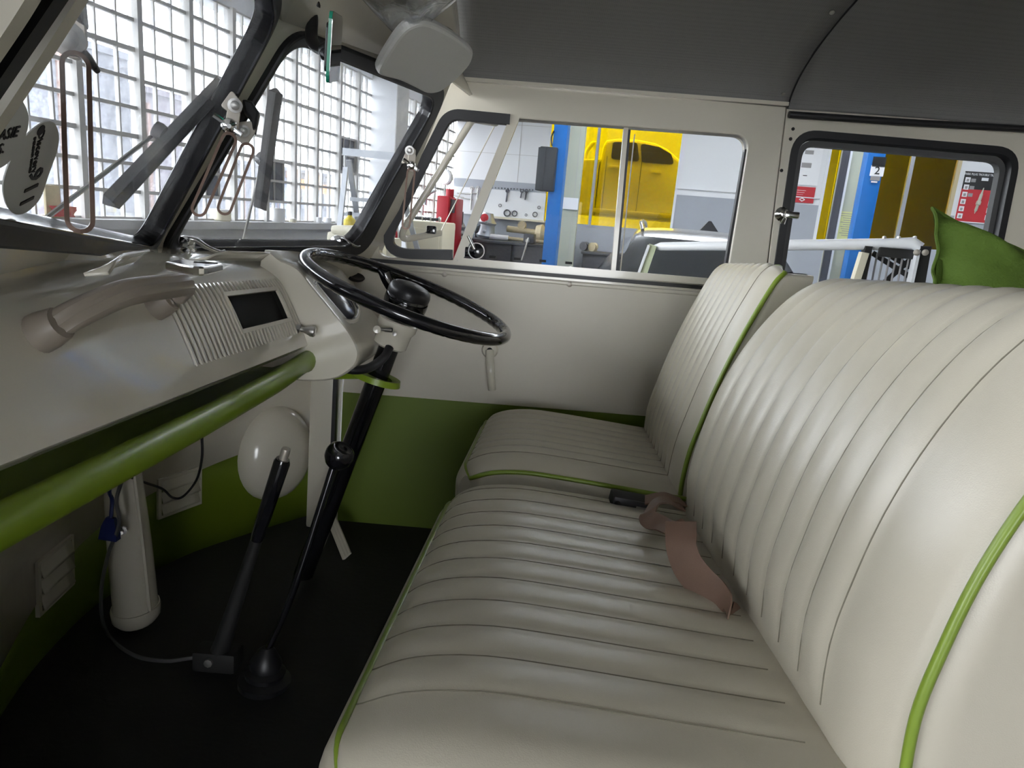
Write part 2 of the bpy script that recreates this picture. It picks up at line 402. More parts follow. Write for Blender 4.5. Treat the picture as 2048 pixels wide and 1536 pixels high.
# ---------------------------------------------------------- driver's door, side wall
d1 = thing('door_1', (.1, YD, 0), 'cream over green driver door with sliding window', None, kind='structure')
dout = [s2(719, 525), s2(907, 157), s2(1573, 209), Vector((.604, 0.0)), Vector((-.424, 0.0))]
dhole = rpoly([s2(745, 514), s2(893, 227), s2(1499, 271), s2(1452, 560), s2(917, 519)], [.03, .045, .035, .01, .0], 8)
plate('door_frame', Bs(YD+.018), dout, [dhole], .036, 'paint', d1, .003)
ub = [s2(715, 533), s2(1548, 598), Vector((.598, .345)), Vector((-.42, .341))]
ub = [(-.40, .664), (.598, .652), (.598, .347), (-.42, .341)]
plate('upper_board', Bs(YD-.003), ub, [], .006, 'panel', d1, .001)
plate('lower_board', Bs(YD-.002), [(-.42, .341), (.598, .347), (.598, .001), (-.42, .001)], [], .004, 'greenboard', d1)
for px, py in ((889, 548), (1139, 568)):
    lathe('screw', [(.0075, 0), (.0075, .002), (.004, .0045), (.0005, .005)], at(px, py, Y=YD-.006), (0, -1, 0), 'zinc', d1, n=12)
# ridge under the window and black weather strip
a = at(705, 517, Y=YD-.003); b = at(1500, 583, Y=YD-.003)
sweep('weatherstrip', [a, (a+b)/2, b], [(-.004, -.0045), (.004, -.0045), (.004, .0045), (-.004, .0045)], 'rubber', d1, smooth=False, auto=None)
a = at(740, 533, Y=YD-.004); b = at(1500, 597, Y=YD-.004)
tube('ridge', [a, (a+b)/2, b], .006, 'paint', d1, n=8)
a = at(700, 524, Y=YD-.002); b = at(1500, 587, Y=YD-.002)
# bottom window channel
a = at(917, 522, Y=YD-.001); b = at(1456, 566, Y=YD-.001)
ch = sweep('window_channel', [a, (a+b)/2, b], [(-.006, -.008), (.02, -.008), (.02, .008), (-.006, .008)], 'paint', d1, smooth=False, auto=None)
for px, py in ((919, 521), (1013, 529), (1108, 537), (1204, 545), (1300, 552)):
    lathe('screw', [(.005, 0), (.005, .0015), (.002, .003), (.0005, .003)], at(px, py, Y=YD-.009), (0, -1, 0), 'steel', ch, n=10)
for px, py in ((987, 514), (1036, 518), (1087, 522), (1139, 526)):
    q = at(px, py, Y=YD-.0); box('chipped_gap', q-Vector((.010, .006, .003)), q+Vector((.006, .008, .003)), 'blackmatt', ch)
# diagonal bar between quarter light and sliding window
a = at(1031, 232, Y=YD+.006); b = at(914, 527, Y=YD+.006)
sweep('quarter_bar', [a, (a+b)/2, b], [(-.011, -.010), (.011, -.010), (.011, .010), (-.011, .010)], 'paint', d1, up=(0, -1, 0), smooth=False, auto=None)
# black rubber around the quarter light
qp = rpoly([at(1020, 240, Y=YD+.004), at(897, 228, Y=YD+.004), at(757, 507, Y=YD+.004), at(905, 510, Y=YD+.004)], [0, .045, .05, 0], 8)
sweep('quarter_seal', qp, [(-.011, -.012), (.011, -.012), (.013, 0), (.011, .012), (-.011, .012), (-.013, 0)], 'rubber', d1, up=(0, -1, 0))
# opened quarter light: frame, pane, catch
qa = at(945, 238, Y=YD+.01); qb = at(792, 482, Y=YD+.01); qc = at(880, 466, Y=YD+.14); qd = at(992, 246, Y=YD+.12)
ql = tube('quarter_light', rpoly([qd, qa, qb, qc], [0, .02, .03, 0], 6), .0085, 'paint', d1, n=8)
V = [qa, qb, qc, qd]; mesh('pane', V, [(0, 1, 2, 3)], 'glass', ql)
tube('pane_edge', [qd, (qd+qc)/2, qc], .0016, 'paint', ql, n=6)
q = at(863, 463, Y=YD+.10); box('catch', q-Vector((.012, .01, .006)), q+Vector((.012, .01, .014)), 'blackgloss', ql, bev=.004)
rod('catch_arm', q+Vector((.0, 0, 0)), q+Vector((-.028, -.01, -.014)), .004, 'blackmatt', ql)
# sliding panes and their frame bar
def xz(px, py, Y): p = at(px, py, Y=Y); return (p.x, p.z)
f1 = [xz(917, 522, YD+.02), xz(1033, 240, YD+.02), xz(1262, 250, YD+.02), xz(1236, 548, YD+.02)]
plate('front_pane', Bs(YD+.02), f1, [], .003, 'glass', d1)
f2 = rpoly([(x, z, 0) for x, z in [xz(1240, 549, YD+.03), xz(1271, 250, YD+.03), xz(1495, 268, YD+.03), xz(1452, 562, YD+.03)]], [.002, .03, .03, .002], 6)
plate('rear_pane', Bs(YD+.03), [(v.x, v.y) for v in f2], [], .003, 'glass', d1)
ed = [v for v in f2[:12]]; tube('pane_edge', [Vector((v.x, YD+.03, v.y)) for v in f2[0:9]], .0016, 'paint', d1, n=6)
a = at(1252, 251, Y=YD+.014); b = at(1226, 545, Y=YD+.014)
sweep('slider_bar', [a, (a+b)/2, b], [(-.0055, -.006), (.0055, -.006), (.0055, .006), (-.0055, .006)], 'paint', d1, up=(0, -1, 0), smooth=False, auto=None)
a = at(1259, 251, Y=YD+.018); b = at(1232, 545, Y=YD+.018)
sweep('slider_felt', [a, (a+b)/2, b], [(-.003, -.006), (.003, -.006), (.003, .006), (-.003, .006)], 'rubber', d1, up=(0, -1, 0), smooth=False, auto=None)
wl = [Vector((v.x, YD+.012, v.y)) for v in dhole]
tube('window_bead', wl[9:36], .0045, 'steel', d1, n=6)
a = at(1494, 300, Y=YD+.012); b = at(1450, 556, Y=YD+.012)
sweep('channel_felt', [a+Vector((-.004, 0, 0)), (a+b)/2+Vector((-.004, 0, 0)), b+Vector((-.004, 0, 0))], [(-.003, -.008), (.003, -.008), (.003, .008), (-.003, .008)], 'rubber', d1, up=(0, -1, 0), smooth=False, auto=None)
# window catch wheel
q = at(953, 502, Y=YD-.012)
kn = lathe('slider_catch', [(.018, 0), (.019, .004), (.017, .010), (.010, .012), (.001, .013)], q, (0, -1, 0), 'blackgloss', d1, n=24)
lathe('catch_ring', [(.0190, 0), (.0198, .003), (.0192, .006), (.0182, .006)], q, (0, -1, 0), 'steel', kn, n=24)
rod('catch_lever', q+Vector((-.004, -.014, .004)), q+Vector((-.022, -.016, .034)), .0045, 'chrome', kn, r2=.003)
box('catch_foot', q+Vector((-.028, 0, -.016)), q+Vector((-.002, .012, .008)), 'blackgloss', kn, bev=.003)
# crank / pull handle on the door board
q = at(980, 699, Y=YD-.006)
ch = lathe('door_handle', [(.020, 0), (.021, .006), (.017, .014), (.008, .017), (.001, .017)], q, (0, -1, 0), 'paint', d1, n=24)
ch['label'] = 'cream door handle hanging straight down'
pa = q+Vector((0, -.016, 0)); pb = at(984, 780, Y=YD-.03)
sweep('lever', smoothpath([pa, pa*.6+pb*.4+Vector((0, -.014, 0)), pa*.25+pb*.75+Vector((0, -.010, 0)), pb], 5), circ(.010, 10, .006), 'paint', ch, up=(0, -1, 0))
lathe('screw', [(.007, 0), (.007, .002), (.003, .003), (.0005, .003)], q+Vector((0, -.017, 0)), (0, -1, 0), 'blackmatt', ch, n=12)

# ---- side wall behind the door, with the load-bay window
wr = thing('wall_right', (1.2, YD, 0), 'cream painted side wall behind the driver door', None, kind='structure')
cz0, cz1 = .63, 1.047
hole = rpoly([(.612, cz0, 0), (1.128, cz0, 0), (1.128, cz1, 0), (.612, cz1, 0)], .05, 8); hole = [(v.x, v.y) for v in hole]
plate('side_panel', Bs(YD+.016), [(.611-.0, 0.0), (1.9, 0.0), (1.9, 1.097), (.611, 1.097)] if False else [(.609, 0.0), (1.9, 0.0), (1.9, 1.104), (.580, 1.104)], [[(x*.985+.013, z) for x, z in hole]], .034, 'paint', wr, .002)
sl = [Vector((v[0], YD+.006, v[1])) for v in hole]
w3 = thing('window_3', (.87, YD, cz0), 'load-bay side window in a black rubber seal', None, kind='structure')
sweep('rubber_seal', sl, [(-.010, -.010), (.010, -.010), (.012, 0), (.008, .012), (-.008, .012), (-.012, 0)], 'rubber', w3, closed=True, up=(0, -1, 0))
inn = rpoly([(.628, cz0+.014, 0), (1.112, cz0+.014, 0), (1.112, cz1-.016, 0), (.628, cz1-.016, 0)], .04, 8)
sweep('inner_frame', [Vector((v.x, YD+.02, v.y)) for v in inn], [(-.008, -.010), (.006, -.010), (.006, .010), (-.008, .010)], 'sealgrey', w3, closed=True, up=(0, -1, 0), smooth=False, auto=None)
plate('pane', Bs(YD+.02), [(v.x, v.y) for v in inn], [], .003, 'glass', w3)
# latch on the window's front edge
q = at(1566, 428, Y=YD-.012)
lt = lathe('latch', [(.017, 0), (.017, .004), (.010, .010), (.006, .016), (.001, .017)], q+Vector((0, .01, 0)), (0, -1, 0), 'chrome', wr, n=16)
box('latch_bar', q+Vector((-.002, -.022, -.010)), q+Vector((.032, -.008, .006)), 'chrome', lt, bev=.004)
rod('latch_pin', q+Vector((.002, -.014, -.008)), q+Vector((-.003, -.014, -.024)), .004, 'chrome', lt, r2=.006)
for px, py in ((1586, 258), (1581, 278), (1563, 341)):
    lathe('screw_hole', [(.004, 0), (.004, .001), (.0005, .001)], at(px, py, Y=YD-.003), (0, -1, 0), 'blackmatt', wr, n=10)
a = at(1578, 229, Y=1.704); b = at(1800, 244, Y=1.704); c = at(2048, 258, Y=1.704); e = c+(c-b)*1.5
tube('roof_rail', [a, b, c, e], .008, 'rubber', wr, n=8)
# cream edge strip above the door
a = at(905, 158, Y=YD-.004); b = at(1574, 210, Y=YD-.004)
tr3 = struct(sweep('trim_3', [a, (a+b)/2, b], [(-.012, -.004), (.012, -.004), (.012, .004), (-.012, .004)], 'paint', smooth=False, auto=None), 'cream gutter strip above the driver door')

# ================================================================== DASHBOARD
DP = smoothpath([(-.47, 0, .661), (-.452, 0, .655), (-.432, 0, .645), (-.413, 0, .630), (-.397, 0, .604), (-.383, 0, .575), (-.371, 0, .548), (-.362, 0, .524)], 5)
DPx = [(v.z, v.x) for v in reversed(DP)]          # z -> x of the face
def ondash(px, py, lift=0.0):
    for i in range(2400):
        Y = .36+i*.0005; p = at(px, py, Y=Y)
        if p.z > .661:
            continue
        if p.x <= interp(DPx, p.z)+lift: return p
    return p
GY0, GY1, GZ0, GZ1 = .803, 1.212, .548, .632      # grille field
da = thing('dashboard', (-.42, YC, .52), 'glossy cream dashboard with louvred speaker grille and grab handle', 'dashboard')
yv = sorted(set([.352+i*.0225 for i in range(61)]+[GY0, GY1])); yv = [y for y in yv if not (0 < abs(y-GY0) < .008 or 0 < abs(y-GY1) < .008)]
zrow = sorted(set([v.z for v in DP]+[GZ0, GZ1]), reverse=True)
zrow = [z for z in zrow if not (0 < abs(z-GZ0) < .003 or 0 < abs(z-GZ1) < .003)]
def dpt(y, z): return Vector((interp(DPx, z), y, z))
V = []; Fc = []; rows = []
for y in yv:
    xb = scrx(y, .675)+.004; r = []
    for t in (0, .3, .6, .85): r.append(Vector((xb*(1-t)+(-.47)*t, y, .675*(1-t)+.661*t+.003*math.sin(t*3))))
    r += [dpt(y, z) for z in zrow]
    r += [Vector((-.368, y, .517)), Vector((-.385, y, .516)), Vector((-.46, y, .53))]
    rows.append(r)
kz = len(rows[0])
for r in rows: V += r
for i in range(len(yv)-1):
    for j in range(kz-1):
        zm = (rows[i][j].z+rows[i][j+1].z)/2; ym = (yv[i]+yv[i+1])/2
        if GY0 < ym < GY1 and GZ0 < zm < GZ1 and 4 <= j < kz-3: continue
        Fc.append((i*kz+j, (i+1)*kz+j, (i+1)*kz+j+1, i*kz+j+1))
o = mesh('dash_body', V, Fc, 'dashpaint', da, True, 50)
# grille: dark box behind, ribs in front
gr = grid('grille_recess', [[dpt(y, z)+Vector((-.014, 0, -.006)) for z in np.linspace(GZ0-.004, GZ1+.004, 9)] for y in (GY0-.004, (GY0+GY1)/2, GY1+.004)], 'blackmatt', da)
gr['label'] = 'louvred speaker grille with a rectangular radio cut-out'
RY0, RY1, RZ0, RZ1 = .967, 1.168, .574, .617
M['void'] = mat('dark_cavity', (0.004, 0.004, 0.004), 0.9)
def rib(y, z0, z1, w=.0035):
    n = max(3, int((z1-z0)/.008)+1); path = [dpt(y, z)+Vector((-.0015, 0, 0)) for z in np.linspace(z0, z1, n)]
    return sweep('rib', path, [(-w, -.0012), (-w, .001), (-w*.6, .0026), (w*.6, .0026), (w, .001), (w, -.0012)], 'dashpaint', gr, up=[Vector((.85, 0, .5))]*n)
N = 31
for i in range(N):
    y = GY0+(GY1-GY0)*(i+.5)/N
    if RY0-.006 < y < RY1+.006:
        rib(y, RZ1+.004, GZ1+.002); rib(y, GZ0-.002, RZ0-.004)
    else: rib(y, GZ0-.002, GZ1+.002)
fz = [RZ0-.004, RZ0]
for (za, zb) in ((RZ0-.006, RZ0-.0005), (RZ1+.0005, RZ1+.006)):
    g = grid('radio_frame', [[dpt(y, z)+Vector((.0008, 0, 0)) for z in (za, zb)] for y in np.linspace(RY0-.006, RY1+.006, 5)], 'paint', gr, False); solid(g, .004)
for (ya, yb) in ((RY0-.007, RY0), (RY1, RY1+.007)):
    g = grid('radio_frame', [[dpt(y, z)+Vector((.0008, 0, 0)) for z in np.linspace(RZ0-.005, RZ1+.005, 5)] for y in (ya, yb)], 'paint', gr, False); solid(g, .004)
grid('radio_opening', [[dpt(y, z)+Vector((-.011, 0, 0)) for z in np.linspace(RZ0-.003, RZ1+.003, 5)] for y in (RY0-.004, RY1+.004)], 'void', gr)
# grab handle
hb = ondash(78, 668); hc = ondash(308, 612)
def bump(v, k): return v+Vector((.86, 0, .5))*k
gh = sweep('grab_handle', smoothpath([bump(hb, .012), bump(hb, .03)+Vector((0, .012, .004)), bump(hb, .046)+Vector((0, .045, .010)), bump(hb*.62+hc*.38, .055)+Vector((0, 0, .006)), bump(hb*.3+hc*.7, .055)+Vector((0, 0, .004)), bump(hc, .046)+Vector((0, -.010, .004)), bump(hc, .03)+Vector((0, .003, 0)), bump(hc, .008)], 6),
           [(.0125*math.cos(a), .009*math.sin(a)*(1+.12*math.cos(8*a))) for a in [2*math.pi*i/28 for i in range(28)]], 'handle', da, up=(.86, 0, .5))
gh['label'] = 'taupe ribbed plastic grab handle'
for q, dy in ((hb, .0), (hc, .0)):
    lathe('handle_foot', [(.0175, -.006), (.017, .008), (.0148, .020), (.014, .022), (.001, .022)], q, (.86, dy, .5), 'handle', gh, n=20)
# defroster lips along the screen
for (pa, pb, m) in (((168, 553), (268, 525), 0), ((390, 521), (522, 521), 0)):
    a = at(*pa, Z=.671); b = at(*pb, Z=.671)
    n = (b-a).normalized(); s = Vector((n.y, -n.x, 0)); s = s if s.x > 0 else -s
    g = grid('defroster_lip', [[a*(1-t)+b*t+s*(.004*k)+Vector((0, 0, .001+k*.0035*min(1, 4*t+.15))) for k in range(4)] for t in np.linspace(0, 1, 8)], 'paint', da); solid(g, .002)
# oval bezel on the dash top by the binnacle
q = at(711, 556, X=-.395)
bz = lathe('oval_grommet', [(.024, 0), (.025, .004), (.021, .007), (.017, .005), (.001, .004)], (0, 0, 0), (0, 0, 1), 'rubber', da, n=24)
bz.data.transform(Matrix.Translation(q) @ Vector((.55, -.45, .7)).to_track_quat('Z', 'X').to_matrix().to_4x4() @ Matrix.Diagonal((.55, 1.0, 1, 1)))
# pull knob
q = at(622, 659, Y=1.192); q.x = interp(DPx, q.z)
kb = lathe('pull_knob', [(.004, 0), (.0045, .012), (.006, .018), (.0095, .026), (.0095, .032), (.007, .034), (.001, .034)], q+Vector((-.004, 0, 0)), (.96, .1, -.12), 'steel', da, n=18)
lathe('knob_nut', [(.0085, 0), (.0085, .006), (.004, .007)], q+Vector((-.002, 0, 0)), (.96, .1, -.12), 'steel', kb, n=6)

# instrument binnacle
sec = [(-.45, .668), (-.415, .667), (-.385, .655), (-.358, .625), (-.325, .590), (-.293, .555), (-.276, .528), (-.272, .508), (-.283, .487), (-.318, .465), (-.385, .458), (-.45, .47)]
def ring(y, k, cx=-.37, cz=.565): return [Vector((cx+(x-cx)*k, y, cz+(z-cz)*k)) for x, z in sec]
yy = [(1.214, .965), (1.217, .985), (1.222, .998), (1.25, 1.0), (1.33, 1.0), (1.42, 1.0), (1.47, .995), (1.50, .95), (1.515, .85), (1.52, .4)]
rows = [smoothpath(ring(y, k), 4, True) for y, k in yy]
rows = [[v for v in r] for r in rows]
rows = [[rows[0][0]*0+Vector((-.37, 1.213, .565))]*len(rows[0])]+rows
bn = grid('instrument_binnacle', rows, 'paint', da, True, 50, close_v=True); bn['label'] = 'cream binnacle with one round speedometer'
dn = Vector((.66, -.08, .74)).normalized(); dc = at(668, 598, Y=1.365); 
# seat the dial on the sloped face
fa = Vector((-.358, 1.365, .625)); fb = Vector((-.293, 1.365, .555)); fm = Vector((-.336, 1.277, .601)); fn = Vector(((fa-fb).z, 0, -(fa-fb).x)).normalized(); fn = fn if fn.x > 0 else -fn; fn = (fn+Vector((0, -.30, 0))).normalized()
sp = lathe('dial_bezel', [(.054, -.002), (.056, .004), (.053, .007), (.049, .006), (.047, .003)], fm+fn*.003, fn, 'paint', bn, n=36)
lathe('dial_glass', [(.0475, 0), (.044, .002), (.001, .003)], fm+fn*.003, fn, 'dial', bn, n=36)
lathe('chrome_ring', [(.0475, .0), (.0505, .004), (.049, .0065), (.047, .005)], fm+fn*.004, fn, 'chrome', bn, n=36)

# parcel shelf with its rolled lip
ps = thing('parcel_shelf', (-.45, YC, .46), 'lime green parcel shelf with a rolled lip below the dashboard', 'shelf')
lipz = [(.35, .462), (.6, .464), (.8, .465), (1.05, .470), (1.225, .482)]
lip = [Vector((-.362, y, interp(lipz, y)+.016)) for y in np.linspace(.35, 1.20, 22)]
lip += smoothpath([Vector((-.360, 1.205, .495)), Vector((-.368, 1.235, .499)), Vector((-.40, 1.25, .497))], 4)
sweep('lip', lip, circ(.0145, 14, .018), 'green', ps, up=(0, 0, 1))
g = grid('tray', [[(x, y, interp(lipz, y)-.002+.02*((x+.70)/.33 > .9)) for y in np.linspace(.35, 1.205, 24)] for x in (-.70, -.6, -.5, -.42, -.37)], 'greenboard', ps); solid(g, .004)  # darker green than the lip: shade inside the shelf put into the colour
bp_ = grid('shade_panel', [[(-.60+.06*abs(y-1.1), y, z) for y in np.linspace(.40, 1.60, 20)] for z in (.46, .54, .62)], 'blackmatt', ps); solid(bp_, .004)  # black sheet standing in for the shade behind the tray
tb = [at(605, 748, Y=1.235), at(660, 750, Y=1.30), at(735, 750, Y=1.385)]
sweep('bracket', smoothpath(tb, 5), [(-.012, -.006), (.012, -.006), (.012, .006), (-.012, .006)], 'green', ps, up=(0, 0, 1))

# ================================================================== STEERING
WC = at(815, 588, Y=1.35); WN = Vector((.305, -.068, .952)).normalized()
WC = Vector((-.2125, 1.35, .617))
wx = Vector((WN.z, 0, -WN.x)).normalized(); wy = WN.cross(wx).normalized()
sw = thing('steering_wheel', tuple(WC), 'large black thin-rimmed steering wheel with two dished spokes', 'steering wheel')
V = []; Fc = []; n1, n2 = 144, 14; Rw = .2005
for i in range(n1):
    a = 2*math.pi*i/n1; er = wx*math.cos(a)+wy*math.sin(a)
    for j in range(n2):
        b = 2*math.pi*j/n2; r = .0122
        if math.sin(b) < -.2 or math.cos(b) < -.5: r *= 1-.09*max(0, math.cos(i*2*math.pi*48/n1/1.0))*(1 if math.cos(b) < .5 else 0)
        V.append(WC+er*(Rw+r*math.cos(b))+WN*(r*math.sin(b)))
for i in range(n1):
    for j in range(n2):
        Fc.append((i*n2+j, ((i+1) % n1)*n2+j, ((i+1) % n1)*n2+(j+1) % n2, i*n2+(j+1) % n2))
mesh('rim', V, Fc, 'blackgloss', sw, True)
hubc = WC-WN*.022
for ang in (118, 298):
    a = math.radians(ang); er = wx*math.cos(a)+wy*math.sin(a); et = WN.cross(er)
    pth = smoothpath([hubc+er*.02+WN*.004, hubc+er*.06+WN*.004, WC+er*.13-WN*.012, WC+er*.175-WN*.004, WC+er*.199], 4)
    sc = [1.0+.55*max(0, (k/(len(pth)-1)-.75)*4)**2 if k > 0 else 1 for k in range(len(pth))]
    sweep('spoke', pth, [(-.014, -.004), (-.010, .006), (-.004, .003), (.004, .003), (.010, .006), (.014, -.004), (.006, -.008), (-.006, -.008)], 'blackgloss', sw, up=WN, scale=sc)
hb_ = lathe('hub', [(.020, -.05), (.028, -.022), (.040, -.012), (.0425, .004), (.0425, .016), (.040, .02), (.001, .021)], hubc, WN, 'blackgloss', sw, n=32)
M['horn'] = mat('horn_cap_black', (0.012, 0.012, 0.014), 0.32)
lathe('horn_cap', [(.041, .018), (.0415, .028), (.039, .037), (.033, .042), (.031, .0415), (.026, .044), (.012, .047), (.001, .0475)], hubc, WN, 'horn', sw, n=32)
# column, collar, indicator stalk
sc_ = thing('steering_column', tuple(WC-WN*.66), 'black steering column tube running from the floor to the wheel', 'steering column')
c0 = WC-WN*.10; c1 = WC-WN*.647
tube('tube', [c0, c0*.5+c1*.5, c1], .0205, 'blackgloss', sc_, n=20)
cl = lathe('collar', [(.028, -.108), (.033, -.104), (.034, -.075), (.039, -.066), (.039, -.053), (.036, -.051), (.001, -.053)], WC, WN, 'paint', sc_, n=28)
cl['label'] = 'cream indicator switch collar'
q = at(806, 668, Y=1.31); 
slot = box('switch_slot', at(777, 660, Y=1.305)-Vector((.008, .004, .004)), at(777, 660, Y=1.305)+Vector((.008, .004, .004)), 'blackmatt', cl, bev=.0025)
rod('indicator_stalk', at(782, 660, Y=1.300), at(757, 658, Y=1.288), .004, 'steel', cl, r2=.003)
lathe('stalk_end', [(.0005, -.004), (.007, -.003), (.0075, 0), (.007, .003), (.0005, .004)], at(754, 659, Y=1.287), (0.2, -1, .2), 'paint', cl, n=14)
lathe('screw', [(.004, 0), (.004, .0015), (.0005, .002)], at(789, 668, Y=1.301), (0, -1, .2), 'steel', cl, n=10)
tube('wiring_sleeve', smoothpath([at(667, 722, Y=1.245), at(672, 728, Y=1.235), at(700, 739, Y=1.235), at(730, 738, Y=1.25), at(752, 728, Y=1.28), at(770, 712, Y=1.31), at(779, 695, Y=1.325)], 6), .0085, 'rubber', sc_, n=10)
# green support loop of the shelf round the column
cc = at(752, 755, Y=1.35)
lp = [cc+Vector((.040*math.cos(a), .034*math.sin(a), -.012*math.cos(a))) for a in [2*math.pi*i/28 for i in range(28)]]
sweep('column_loop', lp, [(-.008, -.006), (.008, -.006), (.008, .006), (-.008, .006)], 'green', ps, closed=True, up=(0, 0, 1))

# ================================================================== SEATS
def seams_of(y0, y1, n): return [y0+(y1-y0)*i/(n-1) for i in range(n)]
def puff(y, seams, amp):
    if y <= seams[0] or y >= seams[-1]: return 0
    for a, b in zip(seams, seams[1:]):
        if a <= y <= b:
            t = (y-a)/(b-a); return amp*(1-abs(2*t-1)**2.6)
    return 0
def upholstered(root, name, prof, ipipe0, ipipe1, y0, y1, seams, amp, drop, wdrop, side, rfront, label=None, inset_by=None, back=False):
    """a pad lofted along a side profile (x, z) between y0 and y1. ipipe0..1: profile range carrying the sewn face.
    side(p, f): position of the side wall below/behind an edge point"""
    prof = smoothpath([(x, 0, z) for x, z in prof], 5); n = len(prof)
    i0, i1 = ipipe0*5, ipipe1*5
    T = []
    for i in range(n):
        a = prof[max(0, i-1)]; b = prof[min(n-1, i+1)]; t = (b-a).normalized(); T.append(Vector((t.z, 0, -t.x)))
    # make normals point to the sitter (up for cushions, forward for backrests)
    if T[n//2].z < 0 and abs(T[n//2].z) > abs(T[n//2].x): T = [-t for t in T]
    if abs(T[n//2].x) > abs(T[n//2].z) and T[n//2].x > 0: T = [-t for t in T]
    ys = set(); pts = [y0]+[s for s in seams]+[y1]
    for a, b in zip(pts, pts[1:]):
        k = 8
        for j in range(k+1): ys.add(round(a+(b-a)*j/k, 5))
    e = .0
    ys = sorted(ys)
    ys = sorted(set(ys+[y0+.004, y0+.012, y1-.004, y1-.012]))
    rows = []
    for i in range(n):
        ins = 0.0
        if rfront:
            d = sum((prof[q+1]-prof[q]).length for q in range(i0, max(i0, min(i, i1)))) if i >= i0 else 0
            if d < rfront and not back: ins = rfront-math.sqrt(max(0, rfront**2-(rfront-d)**2))
            d2 = sum((prof[q+1]-prof[q]).length for q in range(min(i, i1), i1)) if i <= i1 else 0
            if back and d2 < rfront: ins = max(ins, rfront-math.sqrt(max(0, rfront**2-(rfront-d2)**2)))
        f = 1.0 if i0 <= i <= i1 else 0.0
        ramp = min(1, max(0, min(i-i0, i1-i)/4)) if f else 0
        row = []
        for y in ys:
            yy = (y0+ins)+(y-y0)*(y1-y0-2*ins)/(y1-y0)
            de = min(y-y0, y1-y); h = puff(y, seams, amp)*ramp - drop*(1-min(1, de/wdrop))**2.2*(1 if f else .6)
            row.append(prof[i]+Vector((0, yy, 0))+T[i]*h)
        rows.append(row)
    full = []
    for i, row in enumerate(rows):
        L = [side(row[0], k) for k in (1.0, .6, .25)]; Rr = [side(row[-1], k) for k in (.25, .6, 1.0)]
        full.append(L+row+Rr)
    pad = grid(name, full, 'vinyl', root, True, 62)
    if back: grid('rear_cover', [[full[i][0], full[i][0]*.5+full[i][-1]*.5, full[i][-1]] for i in range(n)], 'vinyl', pad)
    if label: pad['label'] = label
    # piping
    pth = [rows[i][0] for i in range(i1, i0, -1)]+rows[i0][::1]+[rows[i][-1] for i in range(i0+1, i1+1)]
    if back: pth = [rows[i][0] for i in range(i0, i1)]+rows[i1][::1]+[rows[i][-1] for i in range(i1-1, i0-1, -1)]
    if inset_by == 'both': pth = pth+rows[i1][::-1][1:-1]
    P2 = [pth[0]]
    for v in pth[1:]:
        if (v-P2[-1]).length > .004: P2.append(v)
    tube('piping', P2, .0042, 'piping', pad, closed=(inset_by == 'both'), n=8)['label'] = 'lime green piping along the seam'
    for s in seams:
        j = min(range(len(ys)), key=lambda q: abs(ys[q]-s))
        tube('seam', [rows[i][j]+T[i]*.0002 for i in range(i0+1, i1, 2)], .0008, 'seam', pad, n=5)
    return rows, ys
def cush_side(p, k): return Vector((p.x, p.y, p.z-(p.z-.10)*k if p.z > .10 else p.z))
XB = [.43, .2375]
def back_side(p, k): return Vector((p.x+max(0, XB[0]+XB[1]*(p.z-.3)-p.x)*k, p.y, p.z))
bs = thing('passenger_seat', (.1, .79, 0), 'wide cream ribbed vinyl passenger seat with green piping, nearest seat', 'seat')
BYA, BYB = .462, 1.118
cprof = [(-.098, .10), (-.105, .18), (-.114, .26), (-.112, .295), (-.098, .314), (-.078, .330), (-.045, .341), (.01, .346), (.08, .342), (.16, .335), (.24, .328), (.31, .322), (.36, .31)]
upholstered(bs, 'cushion', cprof, 4, 11, .44, BYB, seams_of(.528, 1.062, 11), .0036, .018, .05, cush_side, .03)
bprof = [(.30, .27), (.292, .33), (.290, .40), (.300, .46), (.316, .522), (.341, .584), (.372, .638), (.405, .678), (.437, .700), (.47, .708), (.50, .702), (.52, .68)]
upholstered(bs, 'backrest', bprof, 1, 10, .462, BYB, seams_of(.555, 1.062, 11), .0068, .022, .07, back_side, .05, back=True)
XB[:] = [.42, .125]
ds = thing('driver_seat', (.1, 1.39, 0), 'cream ribbed vinyl driver seat with green piping beside the door', 'seat')
DYA, DYB = 1.150, 1.632
cp2 = [(x+.004 if x < .2 else x, z+.018 if z > .2 else z) for x, z in cprof]
upholstered(ds, 'cushion', cp2, 4, 11, DYA, DYB, seams_of(1.215, 1.585, 9), .0038, .018, .05, cush_side, .035)
bp2 = [(.30, .27), (.290, .33), (.295, .40), (.309, .46), (.327, .525), (.349, .59), (.371, .645), (.391, .69), (.404, .714), (.419, .727), (.434, .727), (.452, .70)]
upholstered(ds, 'backrest', bp2, 1, 10, DYA, DYB, seams_of(1.215, 1.585, 9), .005, .013, .05, back_side, .035, back=True)
# both seats stand a few degrees askew in the cab
for root, dx in ((bs, 0.0), (ds, 0.0)):
    for pad in root.children:
        for o in [pad]+list(pad.children):
            k = -.020 if (root is ds and pad.name.startswith('backrest')) else 0.0
            if root is bs and pad.name.startswith('backrest'): continue
            for v in o.data.vertices: v.co.x += .055*(v.co.y-.79)+k
rb = thing('rear_bench', (1.05, 1.1, 0), 'cream upholstered bench with green piping behind the front seats', 'bench')
box('bench_pad', (.60, .42, .50), (1.62, 1.66, .655), 'vinyl', rb, .035, seg=4); box('bench_box', (.63, .45, 0), (1.6, 1.64, .50), 'panel', rb)
tube('piping', rpoly([(.605, .425, .62), (.605, 1.655, .62), (1.615, 1.655, .62), (1.615, .425, .62)], .03, 4), .0042, 'piping', rb, closed=True, n=8)
